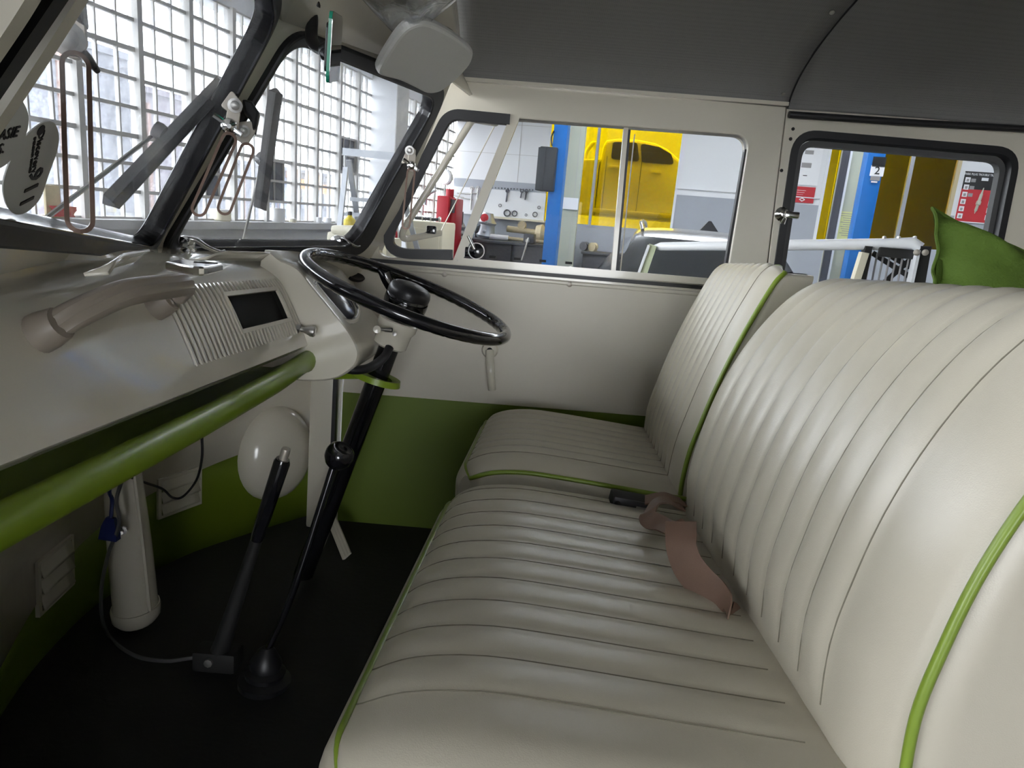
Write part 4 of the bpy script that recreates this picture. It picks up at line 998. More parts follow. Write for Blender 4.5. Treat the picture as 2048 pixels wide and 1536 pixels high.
# ---- wall of old steel windows
ZS, RH, NRW = .433, .2022, 9
ZT = ZS+RH*NRW
wl_ = thing('wall_left', (XW, 6, GZ), 'grey plastered workshop wall below and above the steel windows', None, kind='structure')
box('dado', (XW-.25, -9, GZ), (XW, YF, ZS-.07), 'plaster', wl_)
box('sill', (XW-.25, -9, ZS-.07), (XW+.10, YF, ZS), 'plaster', wl_, bev=.01)
box('lintel', (XW-.25, -9, ZT), (XW, YF, ZC), 'wallwhite', wl_)
posts = [1.4, 1.97, 2.54, 3.11, 3.68, 4.25, 4.83, 5.41, 5.99, 6.53, 7.07, 7.55, 8.09, 8.59, 9.02]
posts2 = [9.45, 10.0, 10.55, 11.1, 11.65, 12.2, 12.72]
ucube = bpy.data.meshes.new('unit_cube')
_b = bmesh.new(); bmesh.ops.create_cube(_b, size=1); _b.to_mesh(ucube); _b.free()
shared = {}
def ubox(name, lo, hi, m, parent):
    k = m
    if k not in shared:
        me = ucube.copy(); me.materials.append(M[m]); shared[k] = me
    o = bpy.data.objects.new(name, shared[k]); COL.objects.link(o); o.parent = parent
    o.matrix_parent_inverse = Matrix.Translation(parent['_loc']).inverted()
    lo = Vector(lo); hi = Vector(hi); s = hi-lo
    o.matrix_basis = Matrix.Translation((lo+hi)/2) @ Matrix.Diagonal((s.x, s.y, s.z, 1))
    return o
wn = [3]
def winbay(t0, t1, nc, dark=(), xw=XW):
    wn[0] += 1
    w = thing('window_%d' % wn[0], (xw, (t0+t1)/2, ZS), None, None, kind='structure')
    w['label'] = 'tall steel-framed workshop window bay with small dusty panes'
    pw = .05
    ubox('post', (xw-.06, t0-pw/2, ZS), (xw+.03, t0+pw/2, ZT), 'steelwin', w)
    cw = (t1-t0)/nc
    for c in range(1, nc): ubox('glazing_bar', (xw-.035, t0+cw*c-.007, ZS), (xw-.005, t0+cw*c+.007, ZT), 'steelwin', w)
    for r in range(0, NRW+1):
        z = ZS+RH*r; hh = .0125 if r % 3 else .016
        ubox('glazing_bar', (xw-.035, t0, z-hh), (xw-.002, t1, z+hh), 'steelwin', w)
    for c in range(nc):
        for r in range(NRW):
            if t1 < 2.9: continue
            ubox('pane', (xw-.022, t0+cw*c+.005, ZS+RH*r+.005), (xw-.019, t0+cw*(c+1)-.005, ZS+RH*(r+1)-.005), 'darkpane' if (c, r) in dark else 'winglass', w)
DK = {6.53: [(0, 2), (0, 1), (1, 1), (1, 2)], 8.09: [(0, 4), (1, 4), (2, 4), (0, 3), (1, 3), (2, 3)], 5.41: [(1, 2), (1, 1)]}
for a, b in zip(posts, posts[1:]): winbay(a, b, 3, DK.get(a, ()))
for a, b in zip(posts2, posts2[1:]): winbay(a, b, 4)
cw_ = thing('workshop_column', (XW+.1, 9.2, GZ), 'white square column between the two runs of steel windows', 'column')
box('shaft', (XW-.1, 9.02, GZ), (XW+.34, 9.42, ZC), 'wallwhite', cw_)
box('edge_strip', (XW+.34, 9.02, GZ), (XW+.352, 9.42, ZC), 'steelwin', cw_)
FRAME[0] = GR
# ---- far wall in segments, with yellow glazed openings
def fx(px, py=400, Y=YF): return at(px, py, Y=Y).x
def fz(px, py, Y=YF): return at(px, py, Y=Y).z
fw = thing('wall_far', (0, YF, GZ), 'white over grey workshop wall with yellow glazing', None, kind='structure')
ZG = 1.28; T = .15
xa, xb, xc, xd = fx(1088, 420), fx(1352, 400), fx(1643, 380), fx(1912, 380)
z1 = fz(1182, 452); z2 = fz(1620, 478)
def seg(x0, x1, za, zb): 
    if za < ZG: ubox('wall_panel', (x0, YF, za), (x1, YF+T, min(zb, ZG)), 'wallgrey', fw)
    if zb > ZG: ubox('wall_panel', (x0, YF, max(za, ZG)), (x1, YF+T, zb), 'wallwhite', fw)
seg(XW, xa, GZ, ZC); seg(xa, xb, GZ, z1); seg(xb, xc, GZ, ZC); seg(xc, xd, GZ, z2); seg(xd, 14, GZ, ZC)
seg(xa, xb, 2.9, ZC); seg(xc, xd, 2.9, ZC)
# board joints on the white part
for px in (1040,):
    x = fx(px, 300); ubox('joint', (x-.004, YF-.003, ZG), (x+.004, YF+.01, ZC), 'steelwin', fw)
for z in (1.75, 2.25):
    ubox('joint', (XW, YF-.002, z-.003), (xa, YF+.01, z+.003), 'steelwin', fw)
ubox('ledge', (xb, YF-.03, ZG+.10), (xc, YF, ZG+.115), 'wallwhite', fw)
def pane_yel(n, x0, x1, za, zb):
    w = thing('window_%d' % n, (x0, YF, za), None, None, kind='structure'); w['label'] = 'yellow tinted glazing in the far workshop wall'
    ubox('pane', (x0, YF+.05, za), (x1, YF+.056, zb), 'yellowglass', w); return w
wn[0] += 1; wy_ = pane_yel(wn[0], xa, xb, z1, 2.9)
xm = fx(1189, 350); ubox('mullion', (xm-.025, YF, z1), (xm+.025, YF+.08, 2.9), 'alu', wy_)
ubox('frame_bar', (xa, YF-.01, z1-.02), (xb, YF+.08, z1+.02), 'wallgrey', wy_)
ubox('frame_bar', (xb-.04, YF-.01, z1), (xb, YF+.08, 2.9), 'wallwhite', wy_)
wn[0] += 1; wy2 = pane_yel(wn[0], xc, xd, z2, 2.9)
for px in (1820, 1690):
    xm = fx(px, 350); ubox('mullion', (xm-.03, YF, z2), (xm+.03, YF+.08, 2.9), 'alu', wy2)
ubox('frame_bar', (xd-.06, YF-.01, z2), (xd, YF+.08, 2.9), 'rust', wy2)
ubox('frame_bar', (xc, YF-.01, z2), (xc+.05, YF+.08, 2.9), 'wallwhite', wy2)
# room behind the glazing
struct(box('wall_back', (XW, YF+7.5, GZ), (14, YF+7.6, ZC), 'wallgrey'), 'back wall of the room behind the yellow glazing')

# ---- things in the workshop (pixel gives the direction; depth from wall, floor or the thing's usual size)
def bx(name, p, q, Y, th, m, parent=None, bev=0.0):
    """box whose front face spans the pixels p (top left) to q (bottom right) at depth Y"""
    a = at(p[0], p[1], Y=Y); b = at(q[0], q[1], Y=Y)
    return box(name, (min(a.x, b.x), Y, min(a.z, b.z)), (max(a.x, b.x), Y+th, max(a.z, b.z)), m, parent, bev)
def vpost(name, pa, pb, w, Y, th, m, parent=None, z0=None, z1=None):
    """upright bar through the middle pixel of pa/pb"""
    x = (at(*pa, Y=Y).x+at(*pb, Y=Y).x)/2
    return box(name, (x-w/2, Y, GZ if z0 is None else z0), (x+w/2, Y+th, ZC-.03 if z1 is None else z1), m, parent, .006)
# lift post 1, its control box, column beside it
YP = 10.6
lp1 = thing('lift_post', tuple(at(1112, 520, Y=YP)), 'blue car lift post with a dark control box on it', 'lift post', 'blue lift posts')
vpost('post', (1119, 260), (1099, 520), .20, YP, .26, 'blue', lp1)
M['boxgrey'] = mat('dark_grey_box', (.055, .058, .065), .45)
cbx = bx('control_box', (1080, 292), (1106, 383), YP-.12, .30, 'boxgrey', lp1, .02)
bx('box_lid', (1077, 294), (1085, 381), YP-.13, .28, 'boxgrey', cbx, .01)
tube('box_cable', smoothpath([at(1104, 292, Y=YP-.02), at(1103, 275, Y=YP-.02), at(1108, 262, Y=YP-.02)], 4), .012, 'blackprint', lp1, n=6)
lp2 = thing('lift_post', tuple(at(1715, 540, Y=YP-.8)), 'blue car lift post with a white number 2 sign', 'lift post', 'blue lift posts')
Y2 = YP-.8
vpost('post', (1757, 300), (1712, 520), .20, Y2, .26, 'blue', lp2)
def sign(root, name, pc, w, h, Y, m, txt=None, tm='blackprint', ts=.1):
    c = at(*pc, Y=Y); o = box(name, (c.x-w/2, Y-.012, c.z-h/2), (c.x+w/2, Y-.004, c.z+h/2), m, root)
    if txt: text('numeral', txt, Matrix.Translation((c.x, Y-.0125, c.z)) @ Matrix.Rotation(math.pi/2, 4, 'X'), ts, tm, o, bold=True)
    return o
sign(lp2, 'number_sign', (1754, 342), .155, .125, Y2, 'white', '2', ts=.13)
sign(lp2, 'black_tape', (1758, 324), .15, .12, Y2, 'blackprint')
sign(lp2, 'label_plate', (1750, 357), .11, .05, Y2, 'greyprint'); sign(lp2, 'label_plate', (1748, 364), .07, .018, Y2, 'white')
co1 = thing('steel_column', tuple(at(1145, 520, Y=YP+.5)), 'cream steel column with a white paper, right of the first blue post', 'column', 'cream steel columns')
vpost('flange', (1153, 250), (1130, 520), .27, YP+.5, .12, 'creamsteel', co1)
q = at(1150, 380, Y=YP+.5); ubox('groove', (q.x-.004, YP+.496, GZ), (q.x+.004, YP+.5, ZC), 'steelwin', co1)
bx('paper', (1123, 394), (1155, 420), YP+.485, .01, 'white', co1)
co2 = thing('steel_column', tuple(at(1690, 540, Y=YP-.2)), 'cream steel column with a pale yellow notice, left of the number 2 post', 'column', 'cream steel columns')
vpost('flange', (1722, 300), (1672, 540), .40, YP-.3, .10, 'creamsteel', co2)
q = at(1714, 380, Y=YP-.3); ubox('groove', (q.x-.004, YP-.304, GZ), (q.x+.004, YP-.3, ZC), 'steelwin', co2)
q = at(1680, 380, Y=YP-.3); ubox('door_track', (q.x-.06, YP-.36, GZ), (q.x+.03, YP-.3, ZC), 'iron', co2)
ubox('track_edge', (q.x+.03, YP-.35, GZ), (q.x+.06, YP-.3, ZC), 'wallwhite', co2)
c = at(1692, 453, Y=YP-.32)
nt_ = box('yellow_notice', (c.x-.13, YP-.325, c.z-.19), (c.x+.13, YP-.315, c.z+.19), 'yellowpaper', co2)
for k in range(11):
    w = .20 if k < 2 else random.uniform(.08, .2); ubox('print_line', (c.x-w/2, YP-.327, c.z+.16-k*.028), (c.x+w/2, YP-.3251, c.z+.168-k*.028), 'greyprint', co2)

struct(box('wall_darkening', (2.7, YF+1.1, GZ), (14, YF+1.2, ZC), 'wallgrey'), 'grey partition added to darken the right hand yellow glazing')  # added so that less light shows through the right glazing
# posters on the far wall
ps1 = thing('poster', tuple(at(1600, 340, Y=YF-.02)), 'white poster with a red lower panel left of the yellow glazing', 'poster', 'wall posters')
bx('sheet', (1598, 250), (1634, 372), YF-.02, .008, 'white', ps1)
bx('red_panel', (1588, 372), (1626, 407), YF-.02, .008, 'redprint', ps1)
for (p, q) in (((1611, 300), (1627, 309)), ((1604, 325), (1622, 336))): bx('picture', p, q, YF-.024, .004, 'greyprint', ps1)
bx('caption', (1606, 350), (1614, 352), YF-.024, .004, 'blackprint', ps1)
q = at(1604, 399, Y=YF-.026); Bq = Matrix.Translation(q) @ Matrix.Rotation(math.pi/2, 4, 'X')
plate('emblem', Bq, [(-.05, 0), (0, -.035), (.05, 0), (0, .035)], [[(-.022, -.012), (.022, -.012), (.022, .012), (-.022, .012)]], .002, 'white', ps1)
for k in range(4): bx('print_line', (1590+k*-1, 380+k*4), (1612-k*3, 381+k*4), YF-.024, .004, 'white', ps1)
YQ = YF-.02
pa_, pb_ = at(1931, 342, Y=YQ), at(1976, 428, Y=YQ)
W_, H_ = .60, .76
pl = thing('poster', tuple(pb_), 'red spark plug trouble tracer chart on the far wall', 'poster', 'wall posters')
x0, zt = pa_.x, pa_.z
def pr(name, u0, u1, v0, v1, m, d=.004): return box(name, (x0+W_*u0, YQ-d, zt-H_*v1), (x0+W_*u1, YQ-d+.003, zt-H_*v0), m, pl)
pr('sheet', -.02, 1.02, -.01, 1.02, 'white', .002); pr('red_ground', 0, 1, .35, 1, 'redprint'); pr('dark_ground', 0, 1, 0, .35, 'blackprint')
text('title', 'SPARK PLUG TROUBLE TRACER CHART', Matrix.Translation((x0+W_*.5, YQ-.006, zt-H_*.055)) @ Matrix.Rotation(math.pi/2, 4, 'X') @ Matrix.Diagonal((.8, 1, 1, 1)), .045, 'white', pl, bold=True)
pr('logo', .42, .58, .11, .17, 'white', .006)
for r in range(6):
    for sx in (.04, .70):
        v = .12+r*.145
        pr('picture', sx, sx+.12, v, v+.10, 'white', .006); pr('plug_tip', sx+.03, sx+.09, v+.03, v+.085, 'greyprint', .0075); pr('caption', sx+.14, sx+.25, v+.02, v+.09, 'greyprint' if r < 3 else 'redprint', .006)
cxp = x0+W_*.47
lathe('spark_plug', [(.004, .0), (.010, .03), (.022, .05), (.022, .13), (.035, .14), (.035, .19), (.024, .20), (.022, .30), (.016, .31), (.010, .36), (.006, .40)], (cxp-.02, YQ-.006, zt-H_*.83), (.12, 0, 1), 'creamsteel', pl, n=12)

# tool board with tools, shelf
tbd = thing('tool_board', tuple(at(990, 437, Y=YF-.05)), 'white tool board streaked with oil, hung with spanners, above the workbench', 'tool board')
bx('board', (905, 372), (1087, 441), YF-.05, .04, 'wallwhite', tbd)
bx('board_shelf', (957, 434), (1088, 441), YF-.2, .18, 'cream', tbd)
for i, px in enumerate((944, 956, 1015, 1044, 1053)):
    a = at(px, 376 if i < 2 else 382, Y=YF-.07); b = at(px-3, (420, 416, 404, 396, 400)[i], Y=YF-.07)
    tag(rod('spanner', a, b, .012, 'steel' if i < 2 else 'iron', tbd), 'hanging tool')
    lathe('spanner_ring', [(.02, -.01), (.035, -.01), (.035, .01), (.02, .01)], a, (0, 1, 0), 'steel' if i < 2 else 'iron', tbd, n=12)
for px, py, r in ((1014, 426, .055), (1029, 427, .045), (1070, 429, .04), (1000, 411, .025), (1078, 415, .025), (1052, 430, .02)):
    q = at(px, py, Y=YF-.065); pp = [q+Vector((r*math.cos(a), 0, r*math.sin(a))) for a in [2*math.pi*k/16 for k in range(16)]]
    tube('hanging_ring', pp, r*.22, 'iron', tbd, closed=True, n=6)
for k in range(14): ubox('hook', *(lambda q: ((q.x-.008, YF-.08, q.z-.012), (q.x+.008, YF-.05, q.z+.012)))(at(985+k*6.2, 375.5+k*.35, Y=YF-.06)), 'iron', tbd)
for px in (905, 914, 922, 930):
    a = at(px, 388+random.uniform(-3, 10), Y=YF-.07); tag(rod('spanner', a, a+Vector((.22, 0, random.uniform(-.03, .06))), .010, 'steel', tbd))
# workbench
YB = 11.6
wbh = thing('workbench', tuple(at(1000, 530, Y=YB)), 'dark steel workbench below the tool board', 'workbench')
zt_ = at(1000, 482, Y=YB).z; xl = at(905, 480, Y=YB).x; xr = at(1135, 500, Y=YB).x
box('bench_top', (xl, YB, zt_-.05), (xr, YB+1.0, zt_), 'iron', wbh, .01)
box('bench_front', (xl+.05, YB+.08, GZ+.1), (xr-.05, YB+.12, zt_-.05), 'iron', wbh)
for x in (xl+.04, (xl+xr)/2, xr-.04): box('leg', (x-.04, YB+.02, GZ), (x+.04, YB+.1, zt_-.05), 'iron', wbh)
def lump(name, label, pts, Y, r, m, cat, seed=0, n=9, parts=None):
    """machine part: a turned body with flanges and bosses, standing on the bench"""
    t = thing(name, pts, label, cat)
    return t
gq = at(968, 480, Y=YB+.35)
gb = thing('gearbox', (gq.x, gq.y, zt_), 'grey cast gearbox standing on the workbench', 'gearbox')
lathe('housing', [(.16, 0), (.20, .04), (.17, .10), (.15, .22), (.18, .26), (.13, .32), (.09, .42), (.001, .43)], (gq.x, gq.y, zt_+.02), (.1, 0, 1), 'alu', gb, n=14)
lathe('flange', [(.10, -.03), (.13, -.03), (.13, .03), (.10, .03)], (gq.x-.14, gq.y-.05, zt_+.14), (1, .3, .2), 'iron', gb, n=14)
lathe('red_cap', [(.07, 0), (.07, .06), (.001, .07)], (gq.x+.01, gq.y-.09, zt_+.34), (.1, -1, .3), 'redprint', gb, n=12)
for k in range(5): lathe('boss', [(.03, 0), (.03, .05), (.01, .06)], (gq.x+.12*math.cos(k*1.3), gq.y-.12*abs(math.sin(k*1.3))-.04, zt_+.08+.05*k), (math.cos(k*1.3), -1, 0), 'alu', gb, n=10)
gq2 = at(918, 470, Y=YB+.5)
g2 = thing('carburettor', (gq2.x, gq2.y, zt_), 'small grey and brass carburettor at the left end of the workbench', 'engine part')
lathe('body', [(.10, 0), (.12, .05), (.08, .10), (.11, .16), (.07, .24), (.001, .25)], (gq2.x, gq2.y, zt_), (0, 0, 1), 'alu', g2, n=12)
lathe('bowl', [(.06, 0), (.07, .05), (.05, .12), (.001, .13)], (gq2.x-.10, gq2.y-.06, zt_+.05), (0, 0, 1), 'rust', g2, n=12)
rod('intake', (gq2.x+.02, gq2.y-.05, zt_+.20), (gq2.x+.02, gq2.y-.05, zt_+.42), .05, 'iron', g2)
shq = at(985, 473, Y=YB+.25); 
shf = thing('drive_shaft', (shq.x, shq.y, zt_), 'bright metal shaft lying along the workbench', 'shaft')
rod('shaft', (shq.x-.05, shq.y, zt_+.05), (shq.x+.28, shq.y, zt_+.05), .045, 'white', shf, n=12); rod('shaft_end', (shq.x+.28, shq.y, zt_+.05), (shq.x+.95, shq.y, zt_+.04), .028, 'rust', shf, n=12)
axq = at(1050, 463, Y=YB+.6)
axl = thing('axle_casting', (axq.x, axq.y, zt_), 'pale yellow axle casting clamped above the workbench', 'engine part')
rod('tube', (axq.x-.32, axq.y, zt_+.20), (axq.x+.38, axq.y, zt_+.17), .055, 'rust', axl, r2=.045)
lathe('flange', [(.03, -.04), (.07, -.04), (.075, .04), (.03, .04)], (axq.x-.06, axq.y-.02, zt_+.28), (0, 1, 0), 'rust', axl, n=14)
lathe('hub', [(.05, -.12), (.14, -.10), (.17, 0), (.10, .06), (.05, .14)], (axq.x+.30, axq.y, zt_+.16), (1, 0, 0), 'rust', axl, n=14)
vq = at(1058, 480, Y=YB-.02)
vi = thing('bench_vice', (vq.x, vq.y, zt_), 'steel bench vice with a long handle on the workbench edge', 'vice')
box('jaw', (vq.x-.09, vq.y-.05, zt_+.002), (vq.x+.09, vq.y+.14, zt_+.16), 'iron', vi, .02); rod('screw', (vq.x, vq.y-.16, zt_+.05), (vq.x, vq.y, zt_+.05), .03, 'steel', vi)
rod('handle', (vq.x-.06, vq.y-.15, zt_-.27), (vq.x+.02, vq.y-.15, zt_+.10), .016, 'steel', vi)
# second bench, right of the columns
b2 = thing('low_workbench', tuple(at(1210, 520, Y=YF-.6)), 'dark low workbench with brown reels under the yellow glazing', 'workbench')
zb2 = at(1180, 503, Y=YF-.6).z
x0b, x1b = at(1162, 505, Y=YF-.6).x, at(1262, 510, Y=YF-.6).x
box('bench_top', (x0b, YF-.6, zb2-.05), (x1b, YF-.02, zb2), 'iron', b2, .01); box('bench_front', (x0b+.03, YF-.55, GZ), (x1b-.03, YF-.5, zb2-.05), 'iron', b2)
for i, px in enumerate((1169, 1186)):
    q = at(px, 497, Y=YF-.45); r = thing('cable_reel', (q.x, q.y, zb2), ('dark brown', 'pale-rimmed')[i]+' reel standing on the low workbench', 'reel', 'reels on the low bench')
    lathe('drum', [(.03, -.05), (.075, -.05), (.075, -.035), (.05, -.03), (.05, .03), (.075, .035), (.075, .05), (.03, .05)], (q.x, q.y, zb2+.075), (.5, 1, 0), 'rust' if i else 'iron', r, n=18)
# red tyre machine with gauge
YM = 11.0
rm = thing('tyre_machine', tuple(at(885, 500, Y=YM)), 'red workshop machine with a round gauge on top', 'machine')
xq0, xq1 = at(872, 430, Y=YM).x, at(905, 430, Y=YM).x
box('body', (xq0, YM, GZ), (xq0+.20, YM+.35, at(880, 391, Y=YM).z), 'red', rm, .02); box('rear_body', (xq0+.18, YM+.1, GZ), (xq1+.02, YM+.5, at(900, 396, Y=YM).z), 'red', rm, .02)
xg = at(893, 370, Y=YM).x; rod('pillar', (xg, YM+.2, at(880, 391, Y=YM).z-.05), (xg, YM+.2, at(893, 377, Y=YM).z), .065, 'red', rm)
gg = lathe('gauge', [(.11, 0), (.12, .02), (.12, .07), (.10, .09), (.001, .09)], tuple(at(894, 355, Y=YM+.2)+Vector((0, .04, 0))), (-.35, -1, 0), 'white', rm, n=20)
box('control_panel', (xq0+.2, YM+.08, at(897, 425, Y=YM).z), (xq1, YM+.1, at(897, 398, Y=YM).z), 'iron', rm)
tube('hose', smoothpath([at(872, 380, Y=YM), at(862, 384, Y=YM), at(852, 395, Y=YM), at(850, 410, Y=YM)], 4), .03, 'alu', rm, n=8)
kq = at(893, 490, Y=10.5)
kg = thing('steel_drum', (kq.x, kq.y, GZ), 'tall dull metal drum in front of the red machine', 'drum'); hz_ = at(893, 452, Y=10.5).z
lathe('drum', [(.10, 0), (.115, .02), (.115, hz_-GZ-.06), (.12, hz_-GZ-.05), (.12, hz_-GZ), (.001, hz_-GZ+.01)], (kq.x, kq.y, GZ), (0, 0, 1), 'steel', kg, n=20)
box('tap', (kq.x-.02, kq.y-.16, hz_-.2), (kq.x+.02, kq.y-.10, hz_-.12), 'iron', kg, .006)
# cream cabinets by the windows
def slab(name, label, p, q, Y, th, m, cat, extra=None):
    t = thing(name, tuple(at((p[0]+q[0])/2, q[1], Y=Y)), label, cat)
    a = at(*p, Y=Y); b = at(*q, Y=Y)
    box('body', (a.x, Y, GZ), (b.x, Y+th, a.z), m, t, .03); return t, a, b
t, a, b = slab('cabinet', 'cream machine cabinet with tools on top, in front of the red machine', (800, 438), (884, 495), 9.6, .6, 'cream', 'cabinet')
box('panel', (a.x+.05, 9.59, GZ+.1), (b.x-.05, 9.60, a.z-.1), 'cream', t, .003)
for k, lb in enumerate(('leftmost dark tool lying on the cream cabinet', 'second dark tool from the left on the cream cabinet', 'dark tool near the drum end of the cream cabinet')):
    q = at(836+k*17, 436, Y=9.8); tl = thing('tool', (q.x, q.y, a.z), lb, 'tool', 'tools on the cream cabinet')
    rod('handle', (q.x-.05, q.y, a.z+.03), (q.x+.06, q.y+.03, a.z+.035), .022, 'iron', tl); lathe('head', [(.03, -.02), (.04, 0), (.03, .02)], (q.x+.06, q.y+.03, a.z+.04), (1, .5, 0), 'steel', tl, n=8)
t, a, b = slab('waste_bin', 'cream plastic chest with chamfered lid beyond the dashboard', (652, 462), (712, 495), 5.0, .5, 'cream', 'chest')
box('lid', (a.x+.04, 4.98, a.z-.02), (b.x+.1, 5.5, a.z+.05), 'cream', t, .03)
t = thing('warning_sign', tuple(at(781, 480, Y=9.0)), 'round red and white sign seen through the quarter light', 'sign')
lathe('disc', [(.13, 0), (.13, .02), (.001, .021)], tuple(at(776, 470, Y=9.0)), (.3, -1, 0), 'red', t, n=24); lathe('inner', [(.085, .02), (.085, .024), (.001, .025)], tuple(at(778, 470, Y=8.99)), (.3, -1, 0), 'white', t, n=24)
rod('stand', (at(776, 470, Y=9.05).x, 9.05, GZ), tuple(at(776, 480, Y=9.05)), .02, 'iron', t)
# step ladder
YL = 6.8
ld = thing('step_ladder', tuple(at(700, 480, Y=YL)), 'grey aluminium step ladder standing by the steel windows', 'ladder')
def rail(pa, pb, ya, yb, w=.026, nm='rail'):
    a = at(*pa, Y=ya); b = at(*pb, Y=yb); d = (b-a); e = b+d*((GZ-b.z)/d.z) if nm == 'rail' else b
    return sweep(nm, [a, (a+e)/2, e], [(-w, -.014), (w, -.014), (w, .014), (-w, .014)], 'alu', ld, up=(0, -1, 0), smooth=False, auto=None)
rail((692, 335), (676, 485), YL, YL-.3); rail((697, 320), (722, 480), YL+.05, YL+.35); rail((786, 312), (806, 480), YL, YL-.3); rail((785, 312), (830, 480), YL+.05, YL+.35)
rail((686, 303), (800, 314), YL, YL, .035, 'top_step')
for pa, pb in (((700, 398), (745, 401)), ((688, 428), (725, 430))): rail(pa, pb, YL+.1, YL+.1, .02, 'tread')
rod('hook', at(690, 310, Y=YL), at(690, 345, Y=YL), .012, 'white', ld)
# tubs and bottles on the sill
M['yellowp'] = mat('yellow_plastic', (.7, .55, .02), .4)
def tub(px, py0, py1, w, m, label, cat, name, lid=True):
    d = ray(px, py1); X = XW+.04; tt = X/d[0]; q = Vector(CAM+tt*d); top = at(px, py0, X=X); h = max(.04, top.z-q.z); r = w
    t = thing(name, (X, q.y, ZS), label, cat, 'tubs on the window sill')
    lathe('body', [(r*.88, 0), (r, h*.1), (r, h*.86), (r*.8, h*.9)], (X, q.y, ZS), (0, 0, 1), m, t, n=18)
    lathe('lid', [(r*.92, h*.84), (r*1.04, h*.86), (r*1.04, h), (r*.9, h*1.02), (.001, h*1.02)], (X, q.y, ZS), (0, 0, 1), 'white' if m != 'yellowp' else 'blackprint', t, n=18)
tub(445, 420, 443, .075, 'cream', 'cream tub on the window sill behind the hanging stays', 'tub', 'paint_tub')
tub(556, 419, 446, .07, 'white', 'white plastic tub on the window sill beside the wiper', 'tub', 'paint_tub')
tub(585, 440, 447, .04, 'cream', 'low cream pot on the window sill', 'pot', 'paint_pot')
tub(637, 438, 449, .04, 'white', 'small white bottle on the sill, left one', 'bottle', 'small_bottle')
tub(655, 440, 450, .045, 'white', 'small white bottle on the sill, right one', 'bottle', 'small_bottle')
q = at(699, 458, Y=5.9)
t = thing('spray_bottle', (q.x, q.y, q.z-.05), 'yellow bottle beside the step ladder', 'bottle')
lathe('body', [(.05, -.05), (.055, 0), (.052, .08), (.02, .11), (.018, .13)], tuple(q), (0, 0, 1), 'yellowp', t, n=14); lathe('cap', [(.02, .12), (.02, .15), (.001, .155)], tuple(q), (0, 0, 1), 'blackprint', t, n=10)
t = thing('stand_cabinet', (q.x, q.y, GZ), 'pale cabinet under the yellow bottle', 'cabinet'); box('body', (q.x-.12, q.y-.1, GZ), (q.x+.4, q.y+.25, q.z-.05), 'cream', t, .01)
# red rag and board leaning on the sill at the far left
q = at(125, 425, X=XW+.05)
t = thing('red_rag', (XW+.05, q.y, ZS), 'crumpled red rag on the sill at the left', 'rag')
V = []
grid('cloth', [[(XW+.05+.05*math.cos(a)*(1+.3*math.sin(5*a+i)), q.y+.09*math.sin(a)*(1+.2*math.sin(3*a+2*i)), ZS+.012+.022*i*(1 if i < 4 else .9)) for a in [2*math.pi*k/20 for k in range(20)]] if i < 4 else [(XW+.05+.02*math.cos(a), q.y+.03*math.sin(a), ZS+.08) for a in [2*math.pi*k/20 for k in range(20)]] for i in range(5)], 'redprint', t, close_v=True)
q = at(100, 400, X=XW+.02); 
t = thing('wooden_board', (XW+.02, q.y, ZS), 'small tan board leaning on the window at the left', 'board'); box('board', (XW+.02, q.y-.05, ZS), (XW+.04, q.y+.06, at(100, 370, X=XW+.02).z), 'rust', t, .003)
q = at(190, 488, X=XW+.005); t = thing('wall_socket', tuple(q), 'white socket box on the wall below the sill', 'socket'); box('plate', (XW, q.y-.10, q.z-.05), (XW+.03, q.y+.10, q.z+.04), 'wallwhite', t, .006)
lathe('hole', [(.012, 0), (.012, .002), (.001, .002)], (XW+.031, q.y-.03, q.z), (1, 0, 0), 'blackprint', t, n=10); lathe('hole', [(.012, 0), (.012, .002), (.001, .002)], (XW+.031, q.y+.03, q.z), (1, 0, 0), 'blackprint', t, n=10)

# ---- grey saloon car parked beside the bus
YCa = 6.2
M['carpaint'] = mat('silver_grey_car_paint', (.30, .30, .31), .25, .5, coat=.6)
M['carglass'] = mat('dark_car_glass', (.03, .035, .04), .08, coat=.3)
cx = at(1405, 470, Y=YCa).x; zr = at(1380, 459, Y=YCa+.8).z
car = thing('parked_car', (cx, YCa, GZ), 'silver grey saloon car with a roof fin aerial, seen through the door window', 'car')
hw = .80
def carsec(y, zroof, whalf, zbelt=.18, wb=.86):
    return [Vector((cx+x, y, z)) for x, z in ((-wb, GZ+.25), (-wb-.03, GZ+.5), (-wb, zbelt), (-whalf-.07, zbelt+(zroof-zbelt)*.45), (-whalf, zroof-.07), (-whalf*.8, zroof-.015), (0, zroof), (whalf*.8, zroof-.015), (whalf, zroof-.07), (whalf+.07, zbelt+(zroof-zbelt)*.45), (wb, zbelt), (wb+.03, GZ+.5), (wb, GZ+.25))]
secs = [carsec(YCa-1.5, .02, .55, -.05, .72), carsec(YCa-1.3, .12, .62, .02, .82), carsec(YCa-.75, .22, .66, .13), carsec(YCa-.70, .25, .66), carsec(YCa+.05, zr-.06, .58), carsec(YCa+.35, zr, .58), carsec(YCa+1.1, zr-.01, .58), carsec(YCa+1.7, zr-.10, .56), carsec(YCa+2.3, .28, .60), carsec(YCa+2.9, .26, .60), carsec(YCa+3.0, .0, .55, -.1, .75)]
grid('body', [smoothpath(s, 3) for s in secs], 'carpaint', car, True, 45)
def cpt(u, v):
    """point on the windscreen: u -1..1 across, v 0 (bottom) .. 1 (top)"""
    y = YCa-.66+v*.68; z = .27+v*(zr-.10-.27); w = .70-.16*v
    return Vector((cx+u*w, y-.03-.05*(1-u*u), z+.012))
grid('windscreen', [[cpt(u, v) for u in np.linspace(-1, 1, 13)] for v in np.linspace(0, 1, 6)], 'carglass', car)
